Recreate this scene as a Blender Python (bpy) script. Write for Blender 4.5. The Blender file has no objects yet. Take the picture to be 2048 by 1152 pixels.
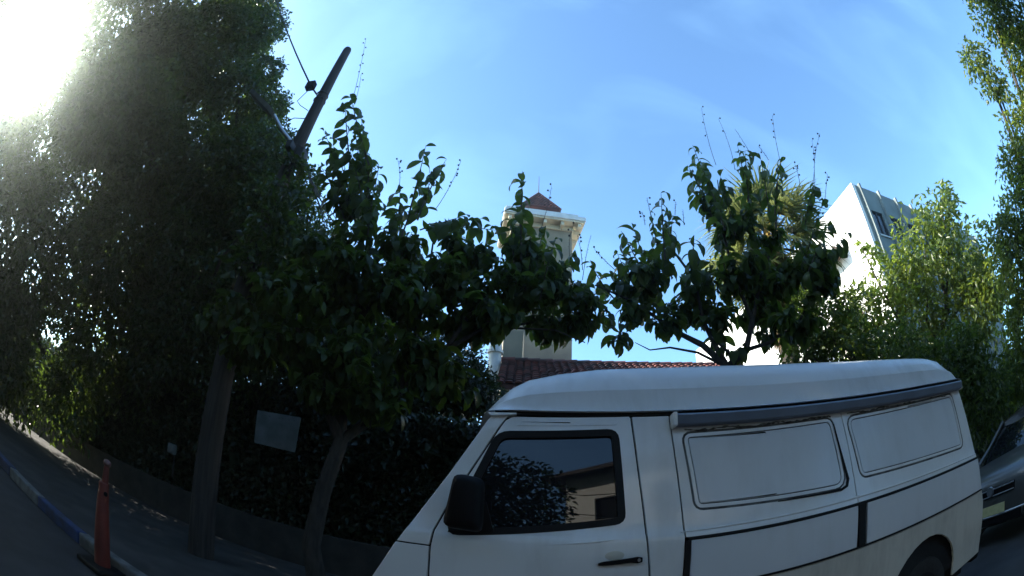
import bpy, bmesh, math, random
import numpy as np
from mathutils import Vector, Matrix, geometry

R_ = math.radians
S = bpy.context.scene
COL = S.collection
rng = np.random.default_rng(7)
random.seed(7)

# ------------------------------------------------------------------ camera
CAM_H, PITCH, ROLL, YAW = 1.17, R_(28.83), R_(3.59), R_(4.13)
FPX, BPOLY = 1015.0, 0.153          # wide dash camera lens, in photograph pixels (2048 wide)
cam = bpy.data.cameras.new('dash_camera')
cam.type = 'PANO'
cam.panorama_type = 'FISHEYE_LENS_POLYNOMIAL'
cam.sensor_fit = 'HORIZONTAL'
cam.sensor_width, cam.sensor_height = 36.0, 20.25
cam.fisheye_fov = math.pi * 1.2
_k = 2048.0 / 36.0 / FPX
cam.fisheye_polynomial_k0 = 0.0
cam.fisheye_polynomial_k1 = -_k
cam.fisheye_polynomial_k2 = 0.0
cam.fisheye_polynomial_k3 = -BPOLY * _k ** 3
cam.fisheye_polynomial_k4 = 0.0
cam.clip_start, cam.clip_end = 0.05, 3000
cr, sr, cp, sp = math.cos(ROLL), math.sin(ROLL), math.cos(PITCH), math.sin(PITCH)
M1 = np.array([[cr, -sr, 0], [sr, cr, 0], [0, 0, 1]])
M2 = np.array([[1, 0, 0], [0, -sp, cp], [0, cp, sp]])
M3 = np.array([[math.cos(YAW), -math.sin(YAW), 0], [math.sin(YAW), math.cos(YAW), 0], [0, 0, 1]])
MC = M3 @ M2 @ M1
camo = bpy.data.objects.new('dash_camera', cam)
COL.objects.link(camo)
_m = Matrix.Identity(4)
for i in range(3):
    _m[i][0], _m[i][1], _m[i][2] = MC[i][0], MC[i][1], -MC[i][2]
_m[2][3] = CAM_H
camo.matrix_world = _m
S.camera = camo

def ray(x, y):
    """direction in the street through a point of the 2048 x 1152 photograph"""
    dx, dy = x - 1024.0, 576.0 - y
    r = max(math.hypot(dx, dy), 1e-6)
    th = r / FPX + BPOLY * (r / FPX) ** 3
    s = math.sin(th) / r
    return MC @ np.array([dx * s, dy * s, math.cos(th)])
def at_d(x, y, d):
    v = ray(x, y); h = math.hypot(v[0], v[1])
    return np.array([0, 0, CAM_H]) + v * d / h
def at_y(x, y, Y):
    v = ray(x, y); return np.array([0, 0, CAM_H]) + v * Y / v[1]
def at_x(x, y, X):
    v = ray(x, y); return np.array([0, 0, CAM_H]) + v * X / v[0]

# ------------------------------------------------------------------ sky, sun, exposure
SUN_EL = R_(28.7)
_s = ray(60, 90)
SUN_AZ = math.atan2(_s[0], _s[1])               # from +Y towards +X
SUN_DIR = Vector((math.cos(SUN_EL) * math.sin(SUN_AZ), math.cos(SUN_EL) * math.cos(SUN_AZ), math.sin(SUN_EL)))
w = bpy.data.worlds.new('World'); S.world = w; w.use_nodes = True
nt = w.node_tree; nt.nodes.clear()
out = nt.nodes.new('ShaderNodeOutputWorld'); bg = nt.nodes.new('ShaderNodeBackground')
sky = nt.nodes.new('ShaderNodeTexSky'); sky.sky_type = 'NISHITA'
sky.sun_disc = False; sky.sun_elevation = SUN_EL; sky.sun_rotation = SUN_AZ
sky.altitude = 20; sky.air_density = 1.0; sky.dust_density = 1.1; sky.ozone_density = 2.6
SKY_STRENGTH = 0.12
bg.inputs['Strength'].default_value = SKY_STRENGTH
# thin cirrus veils, on the whole sky alike
tc = nt.nodes.new('ShaderNodeTexCoord'); mp = nt.nodes.new('ShaderNodeMapping')
mp.inputs['Rotation'].default_value = (0.5, 0.35, 0.9); mp.inputs['Scale'].default_value = (1.0, 3.2, 1.6)
nz = nt.nodes.new('ShaderNodeTexNoise'); nz.inputs['Scale'].default_value = 1.9; nz.inputs['Detail'].default_value = 6
nz.inputs['Distortion'].default_value = 0.7
rp = nt.nodes.new('ShaderNodeValToRGB'); rp.color_ramp.elements[0].position = .47; rp.color_ramp.elements[1].position = .8
rp.color_ramp.elements[1].color = (.085, .085, .085, 1)
mx = nt.nodes.new('ShaderNodeMixRGB'); mx.inputs[2].default_value = (5.0, 7.0, 9.0, 1)
nt.links.new(tc.outputs['Generated'], mp.inputs[0]); nt.links.new(mp.outputs[0], nz.inputs['Vector'])
nt.links.new(nz.outputs['Fac'], rp.inputs[0]); nt.links.new(rp.outputs[0], mx.inputs[0])
nt.links.new(sky.outputs[0], mx.inputs[1]); tint = nt.nodes.new('ShaderNodeMixRGB'); tint.blend_type = 'MULTIPLY'; tint.inputs[0].default_value = 1; tint.inputs[2].default_value = (.88, 1.13, 1.24, 1)
nt.links.new(mx.outputs[0], tint.inputs[1]); nt.links.new(tint.outputs[0], bg.inputs[0]); nt.links.new(bg.outputs[0], out.inputs[0])

sl = bpy.data.lights.new('sun', 'SUN'); sl.energy = 4.5; sl.angle = R_(.53); sl.color = (1, .93, .82)
so = bpy.data.objects.new('sun', sl); COL.objects.link(so)
so.rotation_mode = 'QUATERNION'; so.rotation_quaternion = SUN_DIR.to_track_quat('Z', 'Y'); so.location = (-30, 0, 40)
S.view_settings.view_transform = 'Standard'; S.view_settings.look = 'None'
S.view_settings.gamma = 1.0; S.view_settings.use_curve_mapping = False
S.view_settings.exposure = 1.72
S.render.engine = 'CYCLES'
S.cycles.use_denoising = True; S.cycles.max_bounces = 8; S.cycles.transparent_max_bounces = 8; S.cycles.sample_clamp_indirect = 6

# ------------------------------------------------------------------ materials
def mat(name, col, rough=.6, col2=None, scale=4., bump=0., bscale=40., metal=0., coat=0., spec=.5, detail=5, island=0., stretch=None):
    m = bpy.data.materials.new(name); m.use_nodes = True
    t = m.node_tree; b = t.nodes['Principled BSDF']
    b.inputs['Roughness'].default_value = rough; b.inputs['Metallic'].default_value = metal
    b.inputs['Coat Weight'].default_value = coat; b.inputs['Coat Roughness'].default_value = .08
    b.inputs['Specular IOR Level'].default_value = spec
    c = t.nodes.new('ShaderNodeTexCoord'); n = t.nodes.new('ShaderNodeTexNoise')
    n.inputs['Scale'].default_value = scale; n.inputs['Detail'].default_value = detail
    src = c.outputs['Object']
    if stretch:
        q = t.nodes.new('ShaderNodeMapping'); q.inputs['Scale'].default_value = stretch
        t.links.new(src, q.inputs[0]); src = q.outputs[0]
    t.links.new(src, n.inputs['Vector'])
    r = t.nodes.new('ShaderNodeValToRGB')
    col2 = col2 or tuple(x * .85 for x in col)
    r.color_ramp.elements[0].position = .35; r.color_ramp.elements[1].position = .68
    r.color_ramp.elements[0].color = (*col2, 1); r.color_ramp.elements[1].color = (*col, 1)
    t.links.new(n.outputs['Fac'], r.inputs[0])
    colo = r.outputs[0]
    if island:
        g = t.nodes.new('ShaderNodeNewGeometry'); h = t.nodes.new('ShaderNodeHueSaturation')
        mr = t.nodes.new('ShaderNodeMapRange'); mr.inputs[3].default_value = 1 - island; mr.inputs[4].default_value = 1 + island
        t.links.new(g.outputs['Random Per Island'], mr.inputs[0]); t.links.new(mr.outputs[0], h.inputs['Value'])
        t.links.new(colo, h.inputs['Color']); colo = h.outputs[0]
    t.links.new(colo, b.inputs['Base Color'])
    if bump:
        n2 = t.nodes.new('ShaderNodeTexNoise'); n2.inputs['Scale'].default_value = bscale; n2.inputs['Detail'].default_value = 6
        bp = t.nodes.new('ShaderNodeBump'); bp.inputs['Strength'].default_value = bump; bp.inputs['Distance'].default_value = .02
        t.links.new(src, n2.inputs['Vector']); t.links.new(n2.outputs['Fac'], bp.inputs['Height']); t.links.new(bp.outputs[0], b.inputs['Normal'])
    return m

def leafmat(name, dark, light, trans, tw=.35, rough=.38, spec=.5):
    """reflecting and translucent leaf, each leaf (island) with its own tone"""
    m = bpy.data.materials.new(name); m.use_nodes = True
    t = m.node_tree; b = t.nodes['Principled BSDF']; o = t.nodes['Material Output']
    b.inputs['Roughness'].default_value = rough; b.inputs['Specular IOR Level'].default_value = spec
    g = t.nodes.new('ShaderNodeNewGeometry'); oi = t.nodes.new('ShaderNodeObjectInfo'); ad = t.nodes.new('ShaderNodeMath'); ad.operation = 'ADD'
    fr = t.nodes.new('ShaderNodeMath'); fr.operation = 'FRACT'
    t.links.new(g.outputs['Random Per Island'], ad.inputs[0]); t.links.new(oi.outputs['Random'], ad.inputs[1]); t.links.new(ad.outputs[0], fr.inputs[0])
    r = t.nodes.new('ShaderNodeValToRGB'); r.color_ramp.elements[0].color = (*dark, 1); r.color_ramp.elements[1].color = (*light, 1)
    e = r.color_ramp.elements.new(.8); e.color = tuple((dark[i] * .45 + light[i] * .55) for i in range(3)) + (1,)
    t.links.new(fr.outputs[0], r.inputs[0]); t.links.new(r.outputs[0], b.inputs['Base Color'])
    tr = t.nodes.new('ShaderNodeBsdfTranslucent')
    r2 = t.nodes.new('ShaderNodeValToRGB'); r2.color_ramp.elements[0].color = tuple(x * .55 for x in trans) + (1,); r2.color_ramp.elements[1].color = (*trans, 1)
    t.links.new(fr.outputs[0], r2.inputs[0]); t.links.new(r2.outputs[0], tr.inputs[0])
    mi = t.nodes.new('ShaderNodeMixShader'); mi.inputs[0].default_value = tw
    t.links.new(b.outputs[0], mi.inputs[1]); t.links.new(tr.outputs[0], mi.inputs[2]); t.links.new(mi.outputs[0], o.inputs[0])
    return m

def vanmat(name, col, dirt, amt, rough=.34, coat=.5):
    m = mat(name, col, rough, tuple(c * .95 for c in col), 1.3, coat=coat)
    t = m.node_tree; b = t.nodes['Principled BSDF']; N_ = t.nodes.new
    src = b.inputs['Base Color'].links[0].from_socket
    tc_ = N_('ShaderNodeTexCoord'); mp_ = N_('ShaderNodeMapping'); mp_.inputs['Scale'].default_value = (4.5, 3, 1.0)
    n1 = N_('ShaderNodeTexNoise'); n1.inputs['Scale'].default_value = 2.2; n1.inputs['Detail'].default_value = 8; n1.inputs['Roughness'].default_value = .65
    n2 = N_('ShaderNodeTexNoise'); n2.inputs['Scale'].default_value = 2.0; n2.inputs['Detail'].default_value = 7
    t.links.new(tc_.outputs['Object'], mp_.inputs[0]); t.links.new(mp_.outputs[0], n1.inputs['Vector']); t.links.new(tc_.outputs['Object'], n2.inputs['Vector'])
    mu = N_('ShaderNodeMath'); mu.operation = 'MULTIPLY'; t.links.new(n1.outputs['Fac'], mu.inputs[0]); t.links.new(n2.outputs['Fac'], mu.inputs[1])
    r = N_('ShaderNodeMapRange'); r.inputs[1].default_value = .24; r.inputs[2].default_value = .42; r.inputs[4].default_value = amt
    t.links.new(mu.outputs[0], r.inputs[0])
    mi = N_('ShaderNodeMixRGB'); mi.inputs[2].default_value = (*dirt, 1)
    t.links.new(r.outputs[0], mi.inputs[0]); t.links.new(src, mi.inputs[1]); t.links.new(mi.outputs[0], b.inputs['Base Color'])
    rr = N_('ShaderNodeMapRange'); rr.inputs[3].default_value = rough; rr.inputs[4].default_value = .6
    t.links.new(r.outputs[0], rr.inputs[0]); t.links.new(rr.outputs[0], b.inputs['Roughness'])
    n3 = N_('ShaderNodeTexNoise'); n3.inputs['Scale'].default_value = 3.5; bp = N_('ShaderNodeBump'); bp.inputs['Strength'].default_value = .25; bp.inputs['Distance'].default_value = .006
    t.links.new(tc_.outputs['Object'], n3.inputs['Vector']); t.links.new(n3.outputs['Fac'], bp.inputs['Height']); t.links.new(bp.outputs[0], b.inputs['Normal']); t.links.new(bp.outputs[0], b.inputs['Coat Normal'])
    return m

MT = dict(
    asphalt=mat('asphalt', (.042, .042, .044), .9, (.026, .026, .028), 3, .4, 180),
    paving=mat('paving', (.058, .055, .05), .95, (.03, .029, .027), 2.5, .3, 120),
    soil=mat('soil', (.06, .05, .04), .95, (.04, .035, .025), 1.5, .5, 30),
    kerb_white=mat('kerb_white', (.20, .20, .19), .8, (.07, .07, .066), 7, .2, 80),
    kerb_blue=mat('kerb_blue', (.02, .055, .17), .75, (.02, .03, .06), 7, .2, 80),
    vanwhite=vanmat('van_white', (.72, .73, .73), (.38, .38, .36), .28),
    vanlow=vanmat('van_lower_white', (.56, .54, .47), (.26, .245, .21), .5, .45, .15),
    vanpanel=vanmat('van_panel_white', (.62, .65, .68), (.40, .41, .40), .25, .36, .4),
    roofglass=vanmat('fibreglass_white', (.66, .68, .70), (.40, .40, .38), .4, .38, .35),
    rubber=mat('black_rubber', (.009, .009, .010), .6, (.006, .006, .007), 20, .05, 90, spec=.2),
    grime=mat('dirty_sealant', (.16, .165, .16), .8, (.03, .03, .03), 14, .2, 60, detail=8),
    plastic=mat('black_plastic', (.007, .007, .008), .55, (.005, .005, .006), 30, .1, 300, spec=.1),
    tintglass=mat('tinted_glass', (.008, .009, .012), .015, (.006, .007, .010), 1),
    awning=mat('awning_grey_blue', (.13, .165, .22), .5, (.10, .13, .18), 6, .03, 40),
    steel=mat('bare_metal', (.45, .46, .47), .35, (.36, .37, .38), 8, metal=.9),
    tyre=mat('tyre', (.02, .02, .02), .8, (.013, .013, .013), 30, .2, 60),
    carpaint=mat('grey_car_paint', (.10, .10, .092), .35, (.08, .08, .075), 3, coat=.6, metal=.3),
    lampglass=mat('headlamp_glass', (.55, .56, .58), .12, (.3, .3, .32), 40, coat=1, spec=.8),
    plate=mat('plate_yellow', (.66, .60, .30), .4, (.55, .50, .24), 20),
    orange=mat('orange_plastic', (.19, .024, .012), .6, (.12, .016, .009), 6, .05, 40),
    greywhite=mat('worn_white_board', (.21, .22, .21), .7, (.13, .14, .13), 5, .05, 40),
    ink=mat('faded_ink', (.12, .12, .13), .7),
    polewood=mat('pole_wood', (.055, .046, .04), .85, (.022, .018, .016), 6, .5, 26, stretch=(4, 4, .3)),
    bark=mat('bark', (.065, .055, .046), .9, (.03, .026, .022), 8, .6, 30, stretch=(3, 3, .8)),
    twig=mat('twig', (.07, .055, .04), .8, (.05, .04, .03), 20),
    cable=mat('cable_black', (.015, .015, .016), .6),
    towerwall=mat('tower_plaster', (.27, .23, .155), .85, (.17, .145, .105), 1.1, .15, 30),
    slab=mat('slab_white', (.62, .64, .62), .7, (.5, .52, .5), 3, .1, 30),
    soffit=mat('soffit_cream', (.60, .54, .38), .8, (.55, .51, .39), 3, .05, 30),
    tile=mat('red_roof_tile', (.15, .042, .03), .85, (.06, .028, .024), 2.2, .2, 50, island=.5),
    tiledark=mat('dark_roof_tile', (.05, .035, .03), .75, (.035, .025, .02), 5, .2, 50, island=.3),
    whitewall=mat('white_render', (.80, .79, .76), .8, (.74, .73, .69), 1.2, .1, 20),
    shade_grey=mat('shade_grey_render', (.20, .235, .225), .8, (.14, .17, .165), 1.1, .1, 20),  # shade of the white block's front put into the colour; flat roofs share it
    darkglass=mat('window_glass', (.03, .035, .04), .06, (.02, .022, .026), 3),
    darkmetal=mat('dark_metal', (.04, .04, .045), .5, (.03, .03, .032), 10, metal=.4),
    brown=mat('brown_soffit', (.22, .15, .10), .8, (.17, .11, .07), 4),
    stone=mat('stone_wall', (.06, .055, .046), .9, (.03, .027, .024), 3, .4, 20),
    bigleaf=leafmat('broad_leaf', (.022, .040, .012), (.085, .125, .032), (.18, .28, .03), .36, .42, .3),
    ficus=leafmat('ficus_leaf', (.018, .036, .014), (.055, .092, .028), (.16, .25, .03), .38, .3),
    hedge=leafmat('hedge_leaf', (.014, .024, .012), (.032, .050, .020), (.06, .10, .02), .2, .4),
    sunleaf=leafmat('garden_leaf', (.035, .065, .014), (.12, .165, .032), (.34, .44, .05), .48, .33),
    palmleaf=leafmat('palm_leaf', (.030, .050, .022), (.095, .125, .05), (.26, .30, .09), .42, .33),
    drypalm=mat('dry_palm_fibre', (.20, .15, .09), .85, (.12, .085, .05), 9, .3, 40, island=.3),
    palmfruit=mat('palm_flower', (.42, .30, .06), .7, (.30, .20, .04), 9, island=.3),
    capsule=mat('seed_capsule', (.05, .035, .025), .6),
)

# ------------------------------------------------------------------ helpers
def tag(o, label=None, cat=None, group=None, kind=None):
    if label: o['label'] = label
    if cat: o['category'] = cat
    if group: o['group'] = group
    if kind: o['kind'] = kind
    return o
def thing(name, label, cat, loc=(0, 0, 0), group=None):
    o = bpy.data.objects.new(name, None); o.empty_display_size = .2; COL.objects.link(o); o.location = loc
    return tag(o, label, cat, group)
def link_mesh(name, me, parent=None, world=True):
    o = bpy.data.objects.new(name, me); COL.objects.link(o)
    if parent:
        o.parent = parent
        if world:                         # the mesh was made in street coordinates
            q = Vector((0, 0, 0)); p = parent
            while p: q += p.location; p = p.parent
            o.location = -q
    return o
def finish(name, bm, m, parent=None, smooth=None, bevel=0, world=True):
    bmesh.ops.recalc_face_normals(bm, faces=bm.faces)
    me = bpy.data.meshes.new(name); bm.to_mesh(me); bm.free()
    for x in (m if isinstance(m, (list, tuple)) else [m]): me.materials.append(x)
    if smooth is not None:
        me.polygons.foreach_set('use_smooth', [True] * len(me.polygons)); me.set_sharp_from_angle(angle=R_(smooth))
    o = link_mesh(name, me, parent, world)
    if bevel:
        b = o.modifiers.new('bevel', 'BEVEL'); b.width = bevel; b.segments = 2; b.limit_method = 'ANGLE'; b.angle_limit = R_(40)
    return o
def box(bm, x0, x1, y0, y1, z0, z1, mi=0):
    v = [bm.verts.new(p) for p in ((x0, y0, z0), (x1, y0, z0), (x1, y1, z0), (x0, y1, z0), (x0, y0, z1), (x1, y0, z1), (x1, y1, z1), (x0, y1, z1))]
    for f in ((0, 3, 2, 1), (4, 5, 6, 7), (0, 1, 5, 4), (1, 2, 6, 5), (2, 3, 7, 6), (3, 0, 4, 7)):
        bm.faces.new([v[i] for i in f]).material_index = mi
    return v
def boxobj(name, b, m, parent=None, bevel=0):
    bm = bmesh.new(); box(bm, *b); return finish(name, bm, m, parent, bevel=bevel)
def tube(bm, pts, radii, seg=8, cap=True):
    pts = [Vector(p) for p in pts]
    if not isinstance(radii, (list, tuple, np.ndarray)): radii = [radii] * len(pts)
    rings = []; u = None
    for i, p in enumerate(pts):
        d = (pts[min(i + 1, len(pts) - 1)] - pts[max(i - 1, 0)]).normalized()
        if u is None:
            u = d.orthogonal().normalized()
        else:
            u = (u - d * u.dot(d)); u = u.normalized() if u.length > 1e-6 else d.orthogonal().normalized()
        v = d.cross(u)
        rings.append([bm.verts.new(p + (u * math.cos(a) + v * math.sin(a)) * radii[i]) for a in [2 * math.pi * k / seg for k in range(seg)]])
    for a, b in zip(rings, rings[1:]):
        for k in range(seg):
            bm.faces.new((a[k], a[(k + 1) % seg], b[(k + 1) % seg], b[k]))
    if cap:
        bm.faces.new(rings[0][::-1]); bm.faces.new(rings[-1])
def tubeobj(name, pts, radii, m, parent=None, seg=8):
    bm = bmesh.new(); tube(bm, pts, radii, seg); return finish(name, bm, m, parent, smooth=50)
def loft(bm, rings, cap=True, mi=0):
    R = [[bm.verts.new(p) for p in r] for r in rings]
    n = len(R[0])
    for a, b in zip(R, R[1:]):
        for k in range(n):
            bm.faces.new((a[k], a[(k + 1) % n], b[(k + 1) % n], b[k])).material_index = mi
    if cap:
        bm.faces.new(R[0][::-1]); bm.faces.new(R[-1])
def rounded(pts, r, seg=4):
    """polygon with rounded corners; r a number or one per corner"""
    out_ = []; n = len(pts)
    for i in range(n):
        p = Vector(pts[i]); a = Vector(pts[i - 1]); b = Vector(pts[(i + 1) % n])
        ri = r[i] if isinstance(r, (list, tuple)) else r
        if ri <= 0: out_.append(tuple(p)); continue
        da = (a - p).normalized(); db = (b - p).normalized()
        p0 = p + da * ri; p1 = p + db * ri
        for k in range(seg + 1):
            t = k / seg
            out_.append(tuple(p0 * (1 - t) ** 2 + p * 2 * t * (1 - t) + p1 * t * t))
    return out_
def bend(p0, p1, sag, n=10):
    p0 = Vector(p0); p1 = Vector(p1)
    return [p0.lerp(p1, i / n) - Vector((0, 0, sag * 4 * (i / n) * (1 - i / n))) for i in range(n + 1)]

# leaves in bulk: arrays of positions and frames -> one mesh, every leaf an island of its own
def leaf_cloud(name, P, D, N, L, W, m, parent=None, kind='stuff', fold=.25, droop=.2, six=False):
    n = len(P)
    D = D / np.linalg.norm(D, axis=1)[:, None]
    N = N - D * (N * D).sum(1)[:, None]; N = N / (np.linalg.norm(N, axis=1)[:, None] + 1e-9)
    B = np.cross(D, N); L = L[:, None]; W = W[:, None]
    if six:     # 6 points: base, two shoulders, two flanks, tip
        V = np.stack([P, P + D * L * .33 + B * W * .5 + N * W * fold, P + D * L * .70 + B * W * .38 + N * (W * fold * .8 - L * droop * .5),
                      P + D * L - N * L * droop, P + D * L * .70 - B * W * .38 + N * (W * fold * .8 - L * droop * .5), P + D * L * .33 - B * W * .5 + N * W * fold,
                      P + D * L * .45 - N * L * droop * .2], 1)
        k = 7; F = np.array([[0, 6, 1], [1, 6, 2], [2, 6, 3], [3, 6, 4], [4, 6, 5], [5, 6, 0]])
    else:
        V = np.stack([P, P + D * L * .45 + B * W * .5 + N * W * fold, P + D * L - N * L * droop, P + D * L * .45 - B * W * .5 + N * W * fold], 1)
        k = 4; F = np.array([[0, 2, 1], [0, 3, 2]])
    V = V.reshape(-1, 3); nf = len(F)
    idx = (F[None] + (np.arange(n) * k)[:, None, None]).reshape(-1)
    me = bpy.data.meshes.new(name)
    me.vertices.add(len(V)); me.vertices.foreach_set('co', V.astype(np.float32).ravel())
    me.loops.add(len(idx)); me.loops.foreach_set('vertex_index', idx.astype(np.int32))
    me.polygons.add(n * nf); me.polygons.foreach_set('loop_start', np.arange(n * nf, dtype=np.int32) * 3)
    me.update(calc_edges=True); me.materials.append(m)
    o = link_mesh(name, me, parent)
    if kind: o['kind'] = kind
    return o
def unit(n):
    v = rng.normal(size=(n, 3)); return v / np.linalg.norm(v, axis=1)[:, None]
def blob_leaves(blobs, size, asp=.5, shell=.45, droop_dir=.5, var=.35, clump=0.0, hole=None):
    """leaf positions and frames in a list of (centre, radii, count): denser near each clump's surface"""
    Ps, Ds, Ns, Ls = [], [], [], []
    for c, r, n in blobs:
        c = np.array(c, float); r = np.array(r if np.ndim(r) else (r, r, r), float)
        u = unit(n); rad = (shell + (1 - shell) * rng.random(n) ** .6)
        if clump:
            # uneven outline: lumps by direction
            k = unit(14); lump = (u @ k.T > .86).sum(1); rad = rad * (1 - clump + clump * np.minimum(lump, 2) * .75)
        p = c + u * r * rad[:, None] + rng.normal(size=(n, 3)) * r * .04
        d = u * .8 + rng.normal(size=(n, 3)) * .7; d[:, 2] -= droop_dir
        nn = rng.normal(size=(n, 3)) * .7; nn[:, 2] += .9; nn += u * .4
        Ps.append(p); Ds.append(d); Ns.append(nn); Ls.append(size * (1 - var + 2 * var * rng.random(n)))
    P, D, N, L = np.concatenate(Ps), np.concatenate(Ds), np.concatenate(Ns), np.concatenate(Ls)
    if hole is not None:
        keep = hole(P); P, D, N, L = P[keep], D[keep], N[keep], L[keep]
    return P, D, N, L, L * asp

# ================================================================== the ground
KY = 2.62      # kerb line of the pavement that juts out left of the parking bay
def sheet(name, poly, z, m):
    bm = bmesh.new(); bm.faces.new([bm.verts.new((x, y, z)) for x, y in poly]); return finish(name, bm, m)
tag(sheet('ground', [(-160, -160), (160, -160), (160, 160), (-160, 160)], 0, MT['soil']), kind='structure')
tag(sheet('road', [(-120, -5.2), (120, -5.2), (120, 4.25), (-120, 4.25)], .004, MT['asphalt']), kind='structure')
bm = bmesh.new()
prof = [(-120, KY + .15), (-2.75, KY + .15), (-2.45, KY + .45), (-2.45, 4.35), (60, 4.35), (60, 7.0), (-120, 7.0)]
bot = [bm.verts.new((x, y, 0)) for x, y in prof]; top = [bm.verts.new((x, y, .13)) for x, y in prof]
bm.faces.new(top)
for i in range(len(prof)): bm.faces.new((bot[i], bot[(i + 1) % len(prof)], top[(i + 1) % len(prof)], top[i]))
tag(finish('pavement', bm, MT['paving']), kind='structure')
tag(boxobj('far_pavement', (-120, 120, -7.5, -5.2, 0, .13), MT['paving']), kind='structure')
kerb = thing('kerb', None, None); kerb['kind'] = 'structure'
def kstone(x0, x1, y0, y1, i):
    bm = bmesh.new(); box(bm, x0 + .006, x1 - .006, y0, y1, 0, .14 + .004 * math.sin(i * 5.1))
    finish('kerb_stone', bm, MT['kerb_blue'] if i % 2 else MT['kerb_white'], kerb, bevel=.02)
for i in range(24): kstone(-2.75 - i - 1, -2.75 - i, KY, KY + .146, i)
for i in range(18): kstone(-2.45 + i, -1.45 + i, 4.2, 4.346, i)

# ================================================================== the van
van = thing('camper_van', 'white high roof camper van with blanked side windows parked along the kerb', 'van', (1.2, 3.0, .004))
YK = [(-.5, 2.09), (.45, 2.075), (.62, 2.056), (.88, 2.048), (1.06, 2.046), (1.13, 2.048), (1.155, 2.053), (1.172, 2.0625), (1.25, 2.073), (1.45, 2.105), (1.65, 2.141), (1.80, 2.168)]
def yp(z):
    for (a, ya), (b, yb) in zip(YK, YK[1:]):
        if z <= b: return ya + (yb - ya) * (z - a) / (b - a)
    return YK[-1][1]
def vplate(name, outer, m, holes=(), off=.0, thick=.02, parent=van, bevel=.0035):
    """a plate of the van's side: outline in (x, z), laid on the side's curved section, off = how far it stands proud"""
    bm = bmesh.new()
    loops = [[Vector((x, z, 0)) for x, z in outer]] + [[Vector((x, z, 0)) for x, z in h] for h in holes]
    vs = [bm.verts.new((p.x, 0, p.y)) for l in loops for p in l]
    for t in geometry.tessellate_polygon(loops):
        try: bm.faces.new([vs[i] for i in t])
        except ValueError: pass
    bmesh.ops.dissolve_limit(bm, angle_limit=.01, verts=bm.verts, edges=bm.edges)
    zs = [v.co.z for v in bm.verts]
    for k, _ in YK:
        if min(zs) + .002 < k < max(zs) - .002:
            bmesh.ops.bisect_plane(bm, geom=list(bm.verts) + list(bm.edges) + list(bm.faces), dist=1e-4, plane_co=(0, 0, k), plane_no=(0, 0, 1))
    ff = list(bm.faces); r = bmesh.ops.extrude_face_region(bm, geom=ff)
    newv = {g for g in r['geom'] if isinstance(g, bmesh.types.BMVert)}
    for v in bm.verts:
        v.co.y = yp(v.co.z) - off + (thick if v not in newv else 0)
    return finish(name, bm, m, parent, smooth=35, bevel=bevel)

# inner shell: the box behind the panels, open seams show its dark sides
sil = [(-.80, .42), (-.78, .62), (-.66, .90), (-.575, 1.075), (-.20, 1.715), (2.90, 1.715), (2.945, 1.30), (3.0, 1.05), (3.075, .78), (3.085, .42)]
bm = bmesh.new()
def shellring(inset):
    return [(x, 2.0 + inset, z) for x, z in sil]
near = [bm.verts.new((x + (.012 if x < 0 else -.012), yp(z) + .02, z)) for x, z in sil]
far = [bm.verts.new((x + (.012 if x < 0 else -.012), 5.92 - yp(z) - .02, z)) for x, z in sil]
n = len(sil)
bm.faces.new(near).material_index = 1
bm.faces.new(far[::-1])
for i in range(n):
    bm.faces.new((near[i], near[(i + 1) % n], far[(i + 1) % n], far[i]))
finish('body', bm, [MT['vanwhite'], MT['rubber']], van)

# front wing and windscreen pillar
vplate('windscreen_pillar', [(-.560, 1.092), (-.366, 1.433), (-.226, 1.692), (-.205, 1.722), (-.135, 1.722), (-.176, 1.66), (-.352, 1.308), (-.410, 1.165), (-.421, 1.092)], MT['vanwhite'])
vplate('front_wing', [(-.565, 1.086), (-.421, 1.086), (-.421, .78), (-.45, .70), (-.50, .64), (-.60, .60), (-.70, .42), (-.80, .42), (-.78, .62), (-.66, .90)], MT['vanwhite'], off=.001)
# cab door with its window
DWIN = rounded([(-.352, 1.158), (.368, 1.232), (.338, 1.652), (-.172, 1.632)], [.05, .035, .04, .05])
def ring_outline(poly, d):
    c = Vector((sum(p[0] for p in poly) / len(poly), sum(p[1] for p in poly) / len(poly)))
    res = []
    k = len(poly)
    for i in range(k):
        a, b, cc = Vector(poly[i - 1]), Vector(poly[i]), Vector(poly[(i + 1) % k])
        t = (cc - a)
        if t.length < 1e-9: res.append(poly[i]); continue
        t.normalize(); nrm = Vector((t.y, -t.x))
        if nrm.dot(b - c) < 0: nrm = -nrm
        q = b + nrm * d; res.append((q.x, q.y))
    return res
door = vplate('cab_door', [(-.412, .42), (-.412, 1.088), (-.402, 1.163), (-.343, 1.308), (-.166, 1.66), (-.145, 1.695), (-.115, 1.714), (.400, 1.722), (.405, 1.712), (.432, 1.44), (.482, 1.011), (.50, .80), (.49, .42)],
              MT['vanwhite'], holes=[ring_outline(DWIN, .012)], off=.002)
pane = vplate('window_pane', ring_outline(DWIN, -.018), MT['tintglass'], off=-.012, thick=.005, parent=door, bevel=0)
vplate('window_seal', ring_outline(DWIN, .0125), MT['rubber'], holes=[ring_outline(DWIN, -.020)], off=.003, thick=.02, parent=door)
# shallow pressing over the window and the belt crease
vplate('door_pressing', rounded([(-.10, 1.672), (.34, 1.682), (.352, 1.699), (-.08, 1.692)], .006, 3), MT['vanwhite'], off=.005, thick=.004, parent=door, bevel=.002)
bm = bmesh.new(); tube(bm, [(-.385, 2.056, 1.118), (0, 2.052, 1.126), (.25, 2.051, 1.142), (.40, 2.055, 1.155)], [.002, .006, .007, .002], 8)
finish('belt_crease', bm, MT['vanwhite'], door, smooth=60)
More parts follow.
